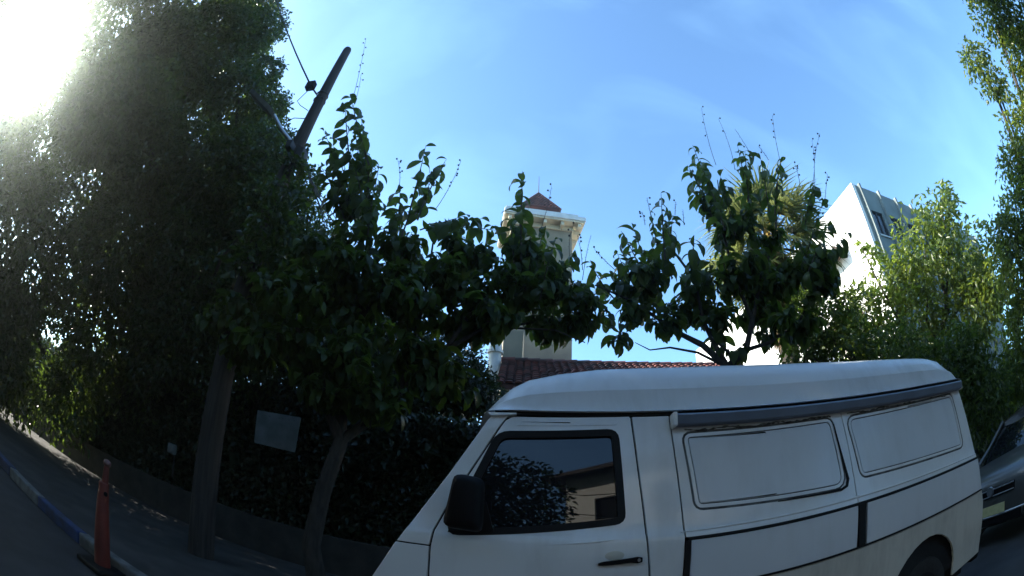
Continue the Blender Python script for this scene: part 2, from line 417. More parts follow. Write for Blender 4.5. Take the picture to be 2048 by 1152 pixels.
# handle
bm = bmesh.new()
hx = [(.268, 1.046), (.29, 1.052), (.40, 1.062), (.43, 1.066), (.452, 1.062), (.452, 1.040), (.43, 1.036), (.40, 1.04), (.29, 1.032), (.268, 1.034)]
a_ = [bm.verts.new((x, 2.044, z)) for x, z in hx]; b_ = [bm.verts.new((x, 2.018 if .29 < x < .44 else 2.026, z)) for x, z in hx]
bm.faces.new(b_); bm.faces.new(a_[::-1])
for i in range(len(hx)): bm.faces.new((a_[i], a_[(i + 1) % len(hx)], b_[(i + 1) % len(hx)], b_[i]))
finish('door_handle', bm, MT['plastic'], door, bevel=.004)
bm = bmesh.new()
bmesh.ops.create_uvsphere(bm, u_segments=20, v_segments=12, radius=1)
for v in bm.verts: v.co = Vector((.335 + v.co.x * .045, 2.046 + v.co.y * .004, 1.075 + v.co.z * .024))
finish('handle_dish', bm, MT['vanlow'], door, smooth=60)
bm = bmesh.new(); bmesh.ops.create_cone(bm, cap_ends=True, segments=12, radius1=.008, radius2=.007, depth=.008)
for v in bm.verts: v.co = Vector((.435 + v.co.x, 2.018 - v.co.z, 1.051 + v.co.y))
finish('door_lock', bm, MT['steel'], door)
# wing mirror
mir = bmesh.new()
def mring(y, s, dx=0, dz=0):
    return [(-.268 + dx + px_ * s, y, 1.295 + dz + pz_ * s) for px_, pz_ in rounded([(-.070, -.115), (.075, -.125), (.072, .10), (-.035, .118)], .03, 3)]
loft(mir, [mring(2.00, .55, .01), mring(1.975, .95), mring(1.93, 1.0), mring(1.885, .93, -.01), mring(1.868, .70, -.012)])
mo = finish('wing_mirror', mir, MT['plastic'], van, smooth=50)
bm = bmesh.new(); tube(bm, [(-.30, 2.08, 1.20), (-.285, 2.03, 1.225), (-.268, 1.98, 1.25)], [.035, .03, .035], 10); finish('mirror_arm', bm, MT['plastic'], mo, smooth=50)
vplate('mirror_base', [(-.348, 1.160), (-.16, 1.178), (-.20, 1.31), (-.262, 1.40), (-.29, 1.40)], MT['plastic'], off=.012, thick=.02)

# body side behind the door: post, two blanked windows, lower cladding
REAR = [(2.905, 1.722), (2.94, 1.30), (2.985, 1.08), (2.995, 1.05)]
vplate('door_post', [(.413, 1.722), (.44, 1.44), (.490, 1.011), (.508, .80), (.50, .42), (.640, .42), (.640, 1.135), (.632, 1.20), (.596, 1.61), (.590, 1.722)], MT['vanwhite'])
P1 = [(.712, 1.285), (1.552, 1.262), (1.518, 1.620), (.672, 1.612)]
P2 = [(1.712, 1.290), (2.786, 1.268), (2.775, 1.628), (1.668, 1.612)]
P1o, P2o = rounded(P1, [.02, .06, .035, .02]), rounded(P2, [.03, .03, .03, .05])
vplate('front_side_panel', [(.646, 1.136), (.638, 1.20), (.602, 1.61), (.596, 1.722), (1.607, 1.722), (1.613, 1.60), (1.642, 1.136)], MT['vanwhite'], holes=[ring_outline(P1o, .030)])
vplate('rear_side_panel', [(1.647, 1.136), (1.618, 1.60), (1.612, 1.722)] + REAR[:2] + [(2.965, 1.136)], MT['vanwhite'], holes=[ring_outline(P2o, .030)])
for po, nm in ((P1o, 'front'), (P2o, 'rear')):
    b = vplate('blanking_panel', ring_outline(po, -.004), MT['vanpanel'], off=-.004, thick=.012, bevel=.005)
    vplate('window_channel', ring_outline(po, .0295), MT['grime'], holes=[ring_outline(po, .019)], off=-.004, thick=.01, parent=b, bevel=.002)
    vplate('panel_moulding', ring_outline(po, .018), MT['vanwhite'], holes=[ring_outline(po, .001)], off=-.001, thick=.01, parent=b, bevel=.005)
    vplate('panel_backing', ring_outline(po, .034), MT['grime'], off=-.014, thick=.004, parent=b, bevel=0)
# loose black seal hanging out of the front blanked window
def on_side(pts, off): return [(x, yp(z) - off, z) for x, z in pts]
bm = bmesh.new(); tube(bm, on_side([(1.538, 1.60), (1.556, 1.45), (1.575, 1.335), (1.585, 1.28), (1.572, 1.245), (1.53, 1.232), (1.35, 1.237), (1.12, 1.243)], .006), [.003, .005, .007, .009, .009, .008, .005, .002], 8)
finish('loose_seal', bm, MT['rubber'], van, smooth=60)
# belt ledge along the panels
bm = bmesh.new(); tube(bm, on_side([(.62, 1.163), (.90, 1.166), (1.6, 1.168), (2.4, 1.165), (2.955, 1.160)], .002), [.003, .006, .007, .007, .004], 8)
finish('belt_crease', bm, MT['vanwhite'], van, smooth=60)
# lower side: cladding boards between black strips, sill and wheel arch
arch = [(2.34 + .365 * math.cos(a), .40 + .352 * math.sin(a)) for a in [math.pi * (1 - k / 14) for k in range(15)]]
low = [(.646, .36), (.646, .874), (1.655, .874), (1.655, .874), (3.045, .874), (3.073, .78), (3.085, .40), (2.705, .36)] + arch[::-1][1:-1] + [(1.975, .36)]
vplate('lower_side', low, MT['vanlow'], off=.0)
vplate('cladding_board', [(.668, .888), (1.640, .888), (1.640, 1.119), (.668, 1.119)], MT['vanpanel'], off=.006, thick=.02)
vplate('cladding_board', [(1.714, .888), (3.03, .888), (2.995, 1.05), (2.975, 1.119), (1.714, 1.119)], MT['vanpanel'], off=.006, thick=.02)
vplate('trim_strip', [(.655, 1.121), (2.97, 1.121), (2.965, 1.133), (.655, 1.133)], MT['rubber'], off=.009, thick=.02, bevel=.002)
vplate('trim_strip', [(.655, .876), (3.04, .876), (3.035, .886), (.655, .886)], MT['rubber'], off=.009, thick=.02, bevel=.002)
vplate('trim_strip', [(.643, .886), (.668, .886), (.668, 1.121), (.643, 1.121)], MT['rubber'], off=.009, thick=.02, bevel=.002)
vplate('trim_strip', [(1.655, .886), (1.706, .886), (1.694, 1.121), (1.648, 1.121)], MT['rubber'], off=.008, thick=.02, bevel=.002)
# gutter seam and awning rail
vplate('roof_seam', [(-.18, 1.724), (2.93, 1.724), (2.95, 1.742), (-.20, 1.742)], MT['rubber'], off=.004, thick=.03, bevel=.002)
vplate('rain_gutter', [(-.215, 1.712), (-.10, 1.722), (-.10, 1.730), (-.225, 1.726)], MT['vanwhite'], off=.022, thick=.03, bevel=.002)
bm = bmesh.new()
for x0, x1, ya, zt, zb in ((.612, 2.90, 2.078, 1.716, 1.660),):
    ra = [(x0, 2.142, zt), (x0, ya + .012, zt), (x0, ya, zt - .010), (x0, ya + .012, zb + .006), (x0, 2.134, zb)]
    rb = [(x1, y, z - .004) for _, y, z in ra]
    loft(bm, [ra, rb])
aw = finish('awning_rail', bm, MT['awning'], van, bevel=.003)
boxobj('rail_end', (.590, .611, 2.074, 2.145, 1.656, 1.722), MT['vanwhite'], aw, bevel=.006)
boxobj('rail_end', (2.901, 2.915, 2.096, 2.14, 1.656, 1.716), MT['vanwhite'], aw, bevel=.004)
# crusted dirt and old sealant under the rail, above the blanked windows
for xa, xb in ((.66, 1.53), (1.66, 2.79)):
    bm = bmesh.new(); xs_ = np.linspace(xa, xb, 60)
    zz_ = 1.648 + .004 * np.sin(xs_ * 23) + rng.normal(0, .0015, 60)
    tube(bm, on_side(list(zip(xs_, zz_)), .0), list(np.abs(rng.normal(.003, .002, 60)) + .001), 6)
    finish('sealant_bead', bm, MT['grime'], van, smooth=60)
# raised fibreglass roof
RX = [(-.235, .006), (-.205, .06), (-.165, .12), (-.115, .178), (-.045, .224), (.086, .262), (.28, .291), (.52, .303), (.92, .310), (1.5, .306), (2.1, .294), (2.50, .281), (2.70, .268), (2.82, .235), (2.90, .170), (2.945, .095), (2.975, .03), (2.985, .006)]
RS = [(0, 0), (.010, .02), (.026, .20), (.034, .398), (.0415, .407), (.060, .60), (.085, .80), (.125, .93), (.20, .985), (.34, 1.01), (.5, 1.015)]
sec = RS + [(1 - a, b) for a, b in RS[-2::-1]]
rings = []
for x, h in RX:
    tx = max(0, 1 - h / .31)
    y0 = 2.128 + .05 * tx ** 3 * (1 if x < 1 else .6); wd = 2 * (2.96 - y0)
    rings.append([(x + (.10 * (1 - abs(2 * a - 1) ** 2) * (-1 if x < 0 else 0) * tx), y0 + a * wd, 1.742 + b * h) for a, b in sec])
bm = bmesh.new(); loft(bm, rings)
ro = finish('high_roof', bm, MT['roofglass'], van, smooth=32)
# front: windscreen, bonnet details, lamps, bumper (mostly out of the picture)
def fquad(name, p0, p1, y0, y1, off, m):
    bm = bmesh.new()
    d = Vector((p1[0] - p0[0], 0, p1[1] - p0[1])); nn = Vector((-d.z, 0, d.x)).normalized()
    if nn.x > 0: nn = -nn
    a = [Vector((p0[0], y0, p0[1])), Vector((p0[0], y1, p0[1])), Vector((p1[0], y1 - .06, p1[1])), Vector((p1[0], y0 + .06, p1[1]))]
    vs = [bm.verts.new(q + nn * off) for q in a] + [bm.verts.new(q + nn * (off - .012)) for q in a]
    for f in ((0, 1, 2, 3), (7, 6, 5, 4), (0, 4, 5, 1), (1, 5, 6, 2), (2, 6, 7, 3), (3, 7, 4, 0)): bm.faces.new([vs[i] for i in f])
    return finish(name, bm, m, van, bevel=.004)
fquad('windscreen', (-.54, 1.13), (-.23, 1.66), 2.16, 3.76, .006, MT['tintglass'])
fquad('bonnet', (-.765, .64), (-.585, 1.06), 2.12, 3.80, .008, MT['vanwhite'])
for y0, y1 in ((2.14, 2.46), (3.46, 3.78)): fquad('headlight', (-.792, .50), (-.775, .63), y0, y1, .012, MT['lampglass'])
boxobj('front_bumper', (-.88, -.70, 2.09, 3.83, .30, .47), MT['plastic'], van, bevel=.03)
boxobj('rear_bumper', (3.02, 3.14, 2.10, 3.82, .34, .50), MT['plastic'], van, bevel=.03)
boxobj('underside', (-.7, 3.0, 2.2, 3.72, .28, .45), MT['rubber'], van)
boxobj('tail_light', (3.06, 3.095, 2.10, 2.20, .66, .92), MT['plate'] if False else mat('tail_lamp_red', (.35, .02, .02), .2, coat=.5), van, bevel=.01)
def wheel(x, y, parent, r=.31, wdt=.2, sgn=-1, z0=.004):
    bm = bmesh.new()
    pf = [(.62, -.5), (.66, -.52), (.93, -.5), (1.0, -.36), (1.0, .36), (.93, .5), (.62, .5)]
    for k in range(28):
        a0, a1 = 2 * math.pi * k / 28, 2 * math.pi * (k + 1) / 28
        for (ra, ta), (rb, tb) in zip(pf, pf[1:]):
            q = [bm.verts.new((x + r * rr * math.cos(aa), y - sgn * tt * wdt, z0 + r + r * rr * math.sin(aa))) for rr, tt, aa in ((ra, ta, a0), (rb, tb, a0), (rb, tb, a1), (ra, ta, a1))]
            bm.faces.new(q)
    bmesh.ops.remove_doubles(bm, verts=bm.verts, dist=1e-5)
    o = finish('wheel', bm, MT['tyre'], parent, smooth=40)
    bm = bmesh.new()
    rf = [(0, -.30), (.14, -.34), (.2, -.28), (.42, -.18), (.5, -.30), (.60, -.44), (.64, -.46)]
    for k in range(24):
        a0, a1 = 2 * math.pi * k / 24, 2 * math.pi * (k + 1) / 24
        for (ra, ta), (rb, tb) in zip(rf, rf[1:]):
            q = [(x + r * rr * math.cos(aa), y + (tt * wdt if sgn < 0 else -tt * wdt), z0 + r + r * rr * math.sin(aa)) for rr, tt, aa in ((ra, ta, a0), (rb, tb, a0), (rb, tb, a1), (ra, ta, a1))]
            if ra == 0: q = q[1:] if False else [q[0], q[1], q[2]]
            bm.faces.new([bm.verts.new(c) for c in q])
    bmesh.ops.remove_doubles(bm, verts=bm.verts, dist=1e-5)
    finish('rim', bm, MT['steel'], o, smooth=40)
for x in (2.34, -.22):
    wheel(x, 2.19, van); wheel(x, 3.73, van, sgn=1)

# ================================================================== car parked behind the van
def build_car():
    c = thing('parked_car', 'grey car parked close behind the van with its front towards it', 'car', (6.8, 3.0, .004))
    Y0 = 3.0
    st = [(4.70, .40, .66, .64), (4.71, .30, .74, .70), (4.78, .24, .82, .78), (5.05, .22, .885, .855), (5.55, .22, .965, .875), (6.0, .22, .985, .88), (8.2, .22, 1.0, .88), (8.7, .24, .98, .85), (8.9, .34, .86, .78)]
    bm = bmesh.new()
    rings = []
    for x, zb, zt, w in st:
        rings.append([(x, Y0 + sy * w * a, zb + (zt - zb) * b) for sy, a, b in
                      [(-1, .90, 0), (-1, .98, .18), (-1, 1.0, .55), (-1, .975, .82), (-1, .90, .95), (-1, .6, .995), (0, 0, 1.02), (1, .6, .995), (1, .90, .95), (1, .975, .82), (1, 1.0, .55), (1, .98, .18), (1, .90, 0)]])
    loft(bm, rings); finish('body', bm, MT['carpaint'], c, smooth=45)
    bm = bmesh.new()
    cs = [(5.50, .94, .72), (5.75, 1.10, .70), (6.20, 1.385, .64), (6.75, 1.455, .62), (7.8, 1.45, .62), (8.45, 1.33, .62), (8.85, 1.0, .66)]
    loft(bm, [[(x, Y0 - .80, .93), (x, Y0 - w, z - .03), (x, Y0 - w * .85, z), (x, Y0 + w * .85, z), (x, Y0 + w, z - .03), (x, Y0 + .80, .93)] for x, z, w in cs])
    finish('cabin_glass', bm, MT['tintglass'], c, smooth=30)
    bm = bmesh.new()
    loft(bm, [[(x, Y0 - w, z), (x, Y0 - w * .5, z + .035), (x, Y0 + w * .5, z + .035), (x, Y0 + w, z), (x, Y0 + w * .9, z - .02), (x, Y0 - w * .9, z - .02)] for x, z, w in [(6.20, 1.385, .63), (6.75, 1.455, .62), (7.8, 1.45, .61), (8.42, 1.34, .60)]])
    finish('roof', bm, MT['carpaint'], c, smooth=40)
    for s in (-1, 1):
        bm = bmesh.new(); tube(bm, [(5.46, Y0 + s * .755, .955), (5.75, Y0 + s * .715, 1.11), (6.22, Y0 + s * .65, 1.395)], [.035, .03, .03], 6); finish('windscreen_pillar', bm, MT['carpaint'], c, smooth=60)
        bm = bmesh.new(); tube(bm, [(7.05, Y0 + s * .815, .95), (7.02, Y0 + s * .63, 1.45)], .035, 6); finish('door_pillar', bm, MT['carpaint'], c, smooth=60)
        # headlamp wraps round the corner
        bm = bmesh.new()
        loft(bm, [[(4.725, Y0 + s * .42, .60), (4.725, Y0 + s * .42, .69), (4.80, Y0 + s * .42, .70), (4.80, Y0 + s * .42, .59)],
                  [(4.735, Y0 + s * .58, .575), (4.745, Y0 + s * .58, .72), (4.83, Y0 + s * .58, .735), (4.83, Y0 + s * .58, .565)],
                  [(4.80, Y0 + s * .74, .59), (4.83, Y0 + s * .74, .745), (4.92, Y0 + s * .72, .755), (4.90, Y0 + s * .72, .58)],
                  [(4.97, Y0 + s * .83, .66), (4.99, Y0 + s * .83, .75), (5.03, Y0 + s * .80, .755), (5.02, Y0 + s * .80, .65)]])
        h = finish('headlight', bm, MT['lampglass'], c, smooth=40)
        bm = bmesh.new(); bmesh.ops.create_uvsphere(bm, u_segments=16, v_segments=8, radius=.052)
        for v in bm.verts: v.co = Vector((4.745 + v.co.x * .5, Y0 + s * .585 + v.co.y, .65 + v.co.z))
        finish('reflector', bm, MT['steel'], h, smooth=60)
        bm = bmesh.new()
        loft(bm, [[(5.62 + dx, Y0 + s * y, 1.0 + z) for dx, z in ((0, -.06), (.09, -.07), (.10, .06), (.02, .07))] for y in (.86, .93, 1.0, 1.04)])
        finish('door_mirror', bm, MT['carpaint'], c, smooth=40, bevel=.015)
    g = boxobj('grille', (4.685, 4.73, Y0 - .40, Y0 + .40, .585, .685), MT['plastic'], c, bevel=.01)
    for z in (.60, .672): boxobj('chrome_bar', (4.676, 4.69, Y0 - .395, Y0 + .395, z - .007, z + .007), MT['steel'], g, bevel=.003)
    bm = bmesh.new(); bmesh.ops.create_cone(bm, cap_ends=True, segments=24, radius1=.058, radius2=.052, depth=.02)
    for v in bm.verts: v.co = Vector((4.674 - v.co.z, Y0 + v.co.x, .655 + v.co.y))
    finish('emblem', bm, MT['steel'], g, smooth=40)
    boxobj('lower_grille', (4.69, 4.76, Y0 - .52, Y0 + .52, .27, .37), MT['plastic'], c, bevel=.01)
    boxobj('number_plate', (4.672, 4.684, Y0 - .25, Y0 + .25, .385, .495), MT['plate'], c, bevel=.003)
    bm = bmesh.new(); tube(bm, [(4.83, Y0 - .80, .40), (4.715, Y0 - .62, .375), (4.685, Y0, .37), (4.715, Y0 + .62, .375), (4.83, Y0 + .80, .40)], .016, 8)
    finish('bumper_trim', bm, MT['steel'], c, smooth=60)
    for x in (5.55, 8.15):
        wheel(x, Y0 - .80, c, .31, .2); wheel(x, Y0 + .80, c, .31, .2, sgn=1)
build_car()

# ================================================================== buildings
def rot(p, o, a):
    x, y = p[0] - o[0], p[1] - o[1]; c_, s_ = math.cos(a), math.sin(a)
    return (o[0] + x * c_ - y * s_, o[1] + x * s_ + y * c_, p[2])
class Frame:
    """builds in a building's own axes: origin at a corner, u along its front, v into the depth"""
    def __init__(s, o, a): s.o, s.a = o, a
    def p(s, u, v, z): return rot((s.o[0] + u, s.o[1] + v, z), s.o, s.a)
    def box(s, bm, u0, u1, v0, v1, z0, z1):
        q = [bm.verts.new(s.p(u, v, z)) for u, v, z in ((u0, v0, z0), (u1, v0, z0), (u1, v1, z0), (u0, v1, z0), (u0, v0, z1), (u1, v0, z1), (u1, v1, z1), (u0, v1, z1))]
        for f in ((0, 3, 2, 1), (4, 5, 6, 7), (0, 1, 5, 4), (1, 2, 6, 5), (2, 3, 7, 6), (3, 0, 4, 7)): bm.faces.new([q[i] for i in f])
    def boxobj(s, name, b, m, parent, bevel=0):
        bm = bmesh.new(); s.box(bm, *b); return finish(name, bm, m, parent, bevel=bevel)
    def wall(s, name, side, a0, a1, z0, z1, c0, th, holes, m, parent):
        """wall with rectangular openings; side 'u': runs along u at v=c0.. ; side 'v': runs along v at u=c0.."""
        bm = bmesh.new()
        xs = sorted({a0, a1} | {h[0] for h in holes} | {h[1] for h in holes}); zs = sorted({z0, z1} | {h[2] for h in holes} | {h[3] for h in holes})
        vs = {}
        def V(i, j):
            if (i, j) not in vs: vs[i, j] = bm.verts.new((xs[i], 0, zs[j]))
            return vs[i, j]
        for i in range(len(xs) - 1):
            for j in range(len(zs) - 1):
                cx, cz = (xs[i] + xs[i + 1]) / 2, (zs[j] + zs[j + 1]) / 2
                if any(h[0] < cx < h[1] and h[2] < cz < h[3] for h in holes): continue
                bm.faces.new((V(i, j), V(i + 1, j), V(i + 1, j + 1), V(i, j + 1)))
        r = bmesh.ops.extrude_face_region(bm, geom=list(bm.faces))
        nv = {g for g in r['geom'] if isinstance(g, bmesh.types.BMVert)}
        for v in bm.verts:
            d = c0 + (th if v in nv else 0)
            v.co = Vector(s.p(v.co.x, d, v.co.z) if side == 'u' else s.p(d, v.co.x, v.co.z))
        return finish(name, bm, m, parent)
    def tiles(s, name, e0, e1, r0, r1, m, parent, row=.28, colw=.22, rad=.075, kind='stuff'):
        """tiled roof slope between an eave e0-e1 and a ridge r0-r1 (points u, v, z): overlapping half-round tiles, row over row"""
        e0, e1, r0, r1 = [Vector(s.p(*q)) for q in (e0, e1, r0, r1)]
        nr = max(2, int((r0 - e0).length / row)); nrm = (e1 - e0).cross(r0 - e0).normalized()
        if nrm.z < 0: nrm = -nrm
        bm = bmesh.new()
        for j in range(nr):
            a = e0.lerp(r0, j / nr); b = e1.lerp(r1, j / nr); a2 = e0.lerp(r0, (j + 1.12) / nr); b2 = e1.lerp(r1, (j + 1.12) / nr)
            nc = max(1, int((b - a).length / colw))
            for i in range(nc):
                p0 = a.lerp(b, (i + .5) / nc); q0 = a2.lerp(b2, (i + .5) / nc)
                t = (b - a).normalized(); w_ = (b - a).length / nc * .5; jit = random.uniform(-.008, .008)
                lo = [bm.verts.new(p0 + t * math.cos(k) * w_ + nrm * (.035 + jit + math.sin(k) * rad)) for k in (math.pi, 2.2, 1.57, .94, 0)]
                hi = [bm.verts.new(q0 + t * math.cos(k) * w_ * .88 + nrm * (jit + math.sin(k) * rad * .85)) for k in (math.pi, 2.2, 1.57, .94, 0)]
                for k in range(4): bm.faces.new((lo[k], lo[k + 1], hi[k + 1], hi[k]))
                bm.faces.new(lo[::-1])
        o = finish(name, bm, m, parent)
        if kind: o['kind'] = kind
        return o
    def slope(s, name, pts, th, m, parent):
        bm = bmesh.new(); P = [Vector(s.p(*q)) for q in pts]
        a = [bm.verts.new(q) for q in P]; b = [bm.verts.new(q - Vector((0, 0, th))) for q in P]
        bm.faces.new(a); bm.faces.new(b[::-1])
        for i in range(len(P)): bm.faces.new((a[i], a[(i + 1) % len(P)], b[(i + 1) % len(P)], b[i]))
        return finish(name, bm, m, parent)

# square tower with an overhanging slab and a small tiled pyramid roof
tw = thing('tower', 'square plastered tower with white overhanging slab and small red pyramid roof', 'tower', (0, 20, 0))
F = Frame((-1.82, 17.7), R_(10))
SZ = 15.12; Wd, Dp = 3.72, 3.05
wl = (.50, Wd - .56, .55, Dp - .35)
opening = [(1.35, 2.15, 11.15, 13.05)]
F.wall('front_wall', 'u', wl[0], wl[1], 0, SZ - .60, wl[2], .22, opening, MT['towerwall'], tw)
F.wall('back_wall', 'u', wl[0], wl[1], 0, SZ - .60, wl[3] - .22, .22, [(1.25, 2.25, 11.0, 12.1)], MT['towerwall'], tw)
F.wall('side_wall', 'v', wl[2] + .222, wl[3] - .222, 0, SZ - .60, wl[0], .22, [(1.0, 2.0, 11.15, 13.05)], MT['towerwall'], tw)
F.wall('side_wall', 'v', wl[2] + .222, wl[3] - .222, 0, SZ - .60, wl[1] - .22, .22, [], MT['towerwall'], tw)
F.boxobj('floor_slab', (wl[0] + .23, wl[1] - .23, wl[2] + .23, wl[3] - .23, 10.6, 10.8), MT['towerwall'], tw)
F.boxobj('window_sill', (1.25, 2.25, wl[2] - .08, wl[2] + .10, 11.03, 11.145), MT['slab'], tw)
F.boxobj('string_course', (wl[0] - .08, wl[1] + .08, wl[2] - .08, wl[3] + .08, SZ - .60, SZ - .36), MT['soffit'], tw, bevel=.02)
F.boxobj('soffit', (.05, Wd - .05, .05, Dp - .05, SZ - .36, SZ - .28), MT['soffit'], tw)
F.boxobj('roof_slab', (0, Wd, 0, Dp, SZ - .279, SZ - .06), MT['slab'], tw, bevel=.02)
F.boxobj('slab_edge', (.05, Wd - .35, .04, Dp - .04, SZ - .059, SZ + .06), MT['slab'], tw, bevel=.02)
for k in range(5):
    u = .28 + k * (Wd - .56) / 4
    F.boxobj('bracket', (u - .07, u + .07, .12, wl[2] - .082, SZ - .56, SZ - .362), MT['soffit'], tw, bevel=.02)
for k in range(3):
    v = .8 + k * .75
    F.boxobj('bracket', (wl[1] + .082, Wd - .12, v - .07, v + .07, SZ - .56, SZ - .362), MT['soffit'], tw, bevel=.02)
F.boxobj('attic', (1.05, 2.40, .75, 2.10, SZ + .061, SZ + .58), MT['slab'], tw)
ap = (1.72, 1.42, SZ + 2.15); q = .92
cs = [(ap[0] - q, ap[1] - q, SZ + .59), (ap[0] + q, ap[1] - q, SZ + .59), (ap[0] + q, ap[1] + q, SZ + .59), (ap[0] - q, ap[1] + q, SZ + .59)]
bm = bmesh.new(); vv = [bm.verts.new(F.p(*c)) for c in cs]; va = bm.verts.new(F.p(*ap))
for i in range(4): bm.faces.new((vv[i], vv[(i + 1) % 4], va))
bm.faces.new(vv[::-1]); pyr = finish('pyramid_roof', bm, MT['tile'], tw)
for i in range(4): F.tiles('roof_tiles', cs[i], cs[(i + 1) % 4], ap, ap, MT['tile'], pyr, row=.16, colw=.15, rad=.035)
bm = bmesh.new()
for c in cs: tube(bm, [F.p(*c), F.p(ap[0], ap[1], ap[2] + .02)], .06, 8)
finish('ridge_tiles', bm, MT['tile'], pyr, smooth=50)
tubeobj('antenna', [F.p(ap[0], ap[1], ap[2] - .02), F.p(ap[0], ap[1], ap[2] + 1.15)], [.022, .012], MT['darkmetal'], tw)

# tiled house in front of the tower
hs = thing('tiled_house', 'low house with a long red tiled roof in front of the tower', 'house', (4, 14, 0))
G = Frame((-1.0, 10.6), R_(2.5))
UW = 7.4
G.wall('front_wall', 'u', 0.3, UW - .3, 0, 4.72, .5, .25, [(1.2, 2.4, 1.2, 2.8), (4.5, 5.7, 1.2, 2.8)], MT['whitewall'], hs)
G.wall('back_wall', 'u', 0.3, UW - .3, 0, 4.72, 5.0, .25, [], MT['whitewall'], hs)
for u in (.3, UW - .55): 
    bm = bmesh.new(); pts = [(.752, 0), (4.998, 0), (4.998, 4.72), (2.75, 6.05), (.752, 4.72)]
    a = [bm.verts.new(G.p(u, v, z)) for v, z in pts]; b = [bm.verts.new(G.p(u + .25, v, z)) for v, z in pts]
    bm.faces.new(a); bm.faces.new(b[::-1])
    for i in range(5): bm.faces.new((a[i], a[(i + 1) % 5], b[(i + 1) % 5], b[i]))
    finish('gable_wall', bm, MT['whitewall'], hs)
for u in (1.2, 4.5): G.boxobj('window', (u, u + 1.2, .6, .64, 1.2, 2.8), MT['darkglass'], hs)
rs = G.slope('roof', [(0, 0, 4.60), (UW, 0, 4.60), (UW, 2.75, 6.20), (0, 2.75, 6.20)], .12, MT['tile'], hs)
G.tiles('roof_tiles', (0, 0, 4.60), (UW, 0, 4.60), (0, 2.75, 6.20), (UW, 2.75, 6.20), MT['tile'], rs, row=.24, colw=.20, rad=.06)
rs2 = G.slope('roof', [(0, 5.5, 4.60), (UW, 5.5, 4.60), (UW, 2.752, 6.20), (0, 2.752, 6.20)], .12, MT['tile'], hs)
bm = bmesh.new()
for i in range(21): tube(bm, [G.p(i * UW / 21 - .02, 2.75, 6.21 + .006 * math.sin(i * 3)), G.p((i + 1) * UW / 21 + .02, 2.75, 6.235)], .09, 8)
o = finish('ridge_tiles', bm, MT['tile'], rs, smooth=50)
ch = thing('vent_pipe', 'fat white capped vent pipe standing at the left end of the tiled roof', 'chimney', (-1.3, 13.2, 4.3))
bm = bmesh.new()
for r0, r1, za, zb in ((.17, .18, 3.8, 6.30), (.225, .225, 6.30, 6.38), (.19, .15, 6.38, 6.75), (.15, .11, 6.75, 6.84)):
    tube(bm, [(-1.30, 13.1, za), (-1.30, 13.1, zb)], [r0, r1], 18)
finish('pipe', bm, MT['slab'], ch, smooth=40)
bm = bmesh.new(); box(bm, -1.12, -.55, 13.35, 14.1, 4.0, 7.15); finish('masonry_shaft', bm, MT['towerwall'], ch, bevel=.02)

# white apartment block at right
ab = thing('apartment_block', 'white block of flats with sunlit blank end wall and finned front toned blue grey as in shade', 'building', (18, 20, 0))
B = Frame((14.55, 13.6), R_(8))
H = 14.68; BW, BD = 15.0, 20.0
wins = []
for k in range(9):
    u = .62 + k * 1.62
    for fl in range(4): wins.append((u, u + .95, 2.9 + fl * 3.02, 2.9 + fl * 3.02 + 1.35 + (0 if fl < 3 else .0)))
B.wall('front_wall', 'u', .002, BW, 0, H - .25, 0, .25, wins, MT['shade_grey'], ab)
B.wall('end_wall', 'v', .0, BD, 0, H, -.252, .25, [], MT['whitewall'], ab)
B.wall('back_wall', 'u', .002, BW, 0, H - .25, BD - .25, .25, [], MT['whitewall'], ab)
B.wall('end_wall', 'v', .252, BD - .252, 0, H - .25, BW - .25, .25, [], MT['whitewall'], ab)
B.boxobj('flat_roof', (.002, BW, .0, BD, H - .249, H - .05), MT['shade_grey'], ab)
for k in range(10):
    u = .30 + k * 1.62
    B.boxobj('fin', (u - .07, u + .07, -.16, -.003, .5, H + .02), MT['shade_grey'], ab)
for h in wins:
    if h[1] > 9: continue
    bm = bmesh.new(); B.box(bm, h[0], h[1], .12, .15, h[2], h[3]); wn = finish('window', bm, MT['darkglass'], ab)
    bm = bmesh.new(); uc = (h[0] + h[1]) / 2
    for u0, u1 in ((h[0], h[0] + .05), (uc - .03, uc + .03), (h[1] - .05, h[1])): B.box(bm, u0, u1, .07, .118, h[2], h[3])
    B.box(bm, h[0] + .051, uc - .031, .07, .118, h[3] - .05, h[3]); B.box(bm, uc + .031, h[1] - .051, .07, .118, h[3] - .05, h[3])
    finish('frame', bm, MT['darkmetal'], wn)
    bm = bmesh.new()
    for q in range(7): tube(bm, [B.p(h[0] + .07 + q * .135, .03, h[2]), B.p(h[0] + .07 + q * .135, .03, h[2] + .62)], .010, 5)
    finish('bars', bm, MT['darkmetal'], wn)
    B.boxobj('sill', (h[0] - .05, h[1] + .05, -.06, .1, h[2] - .08, h[2] - .002), MT['slab'], wn)
# canopy of the lower roof that shades part of the end wall
for z in (12.05, 8.9):
    cn = B.boxobj('balcony', (-1.35, -.255, 1.9, 5.8, z, z + .16), MT['brown'], ab)
    B.boxobj('balcony_front', (-1.42, -1.352, 1.9, 5.8, z - .02, z + .62), MT['whitewall'], cn)

# ================================================================== boundary: garden wall and hedges
gw = tag(boxobj('garden_wall', (-26, 12, 7.02, 7.24, 0, .75), MT['stone']), 'low dark stone garden wall under the hedge', 'wall')

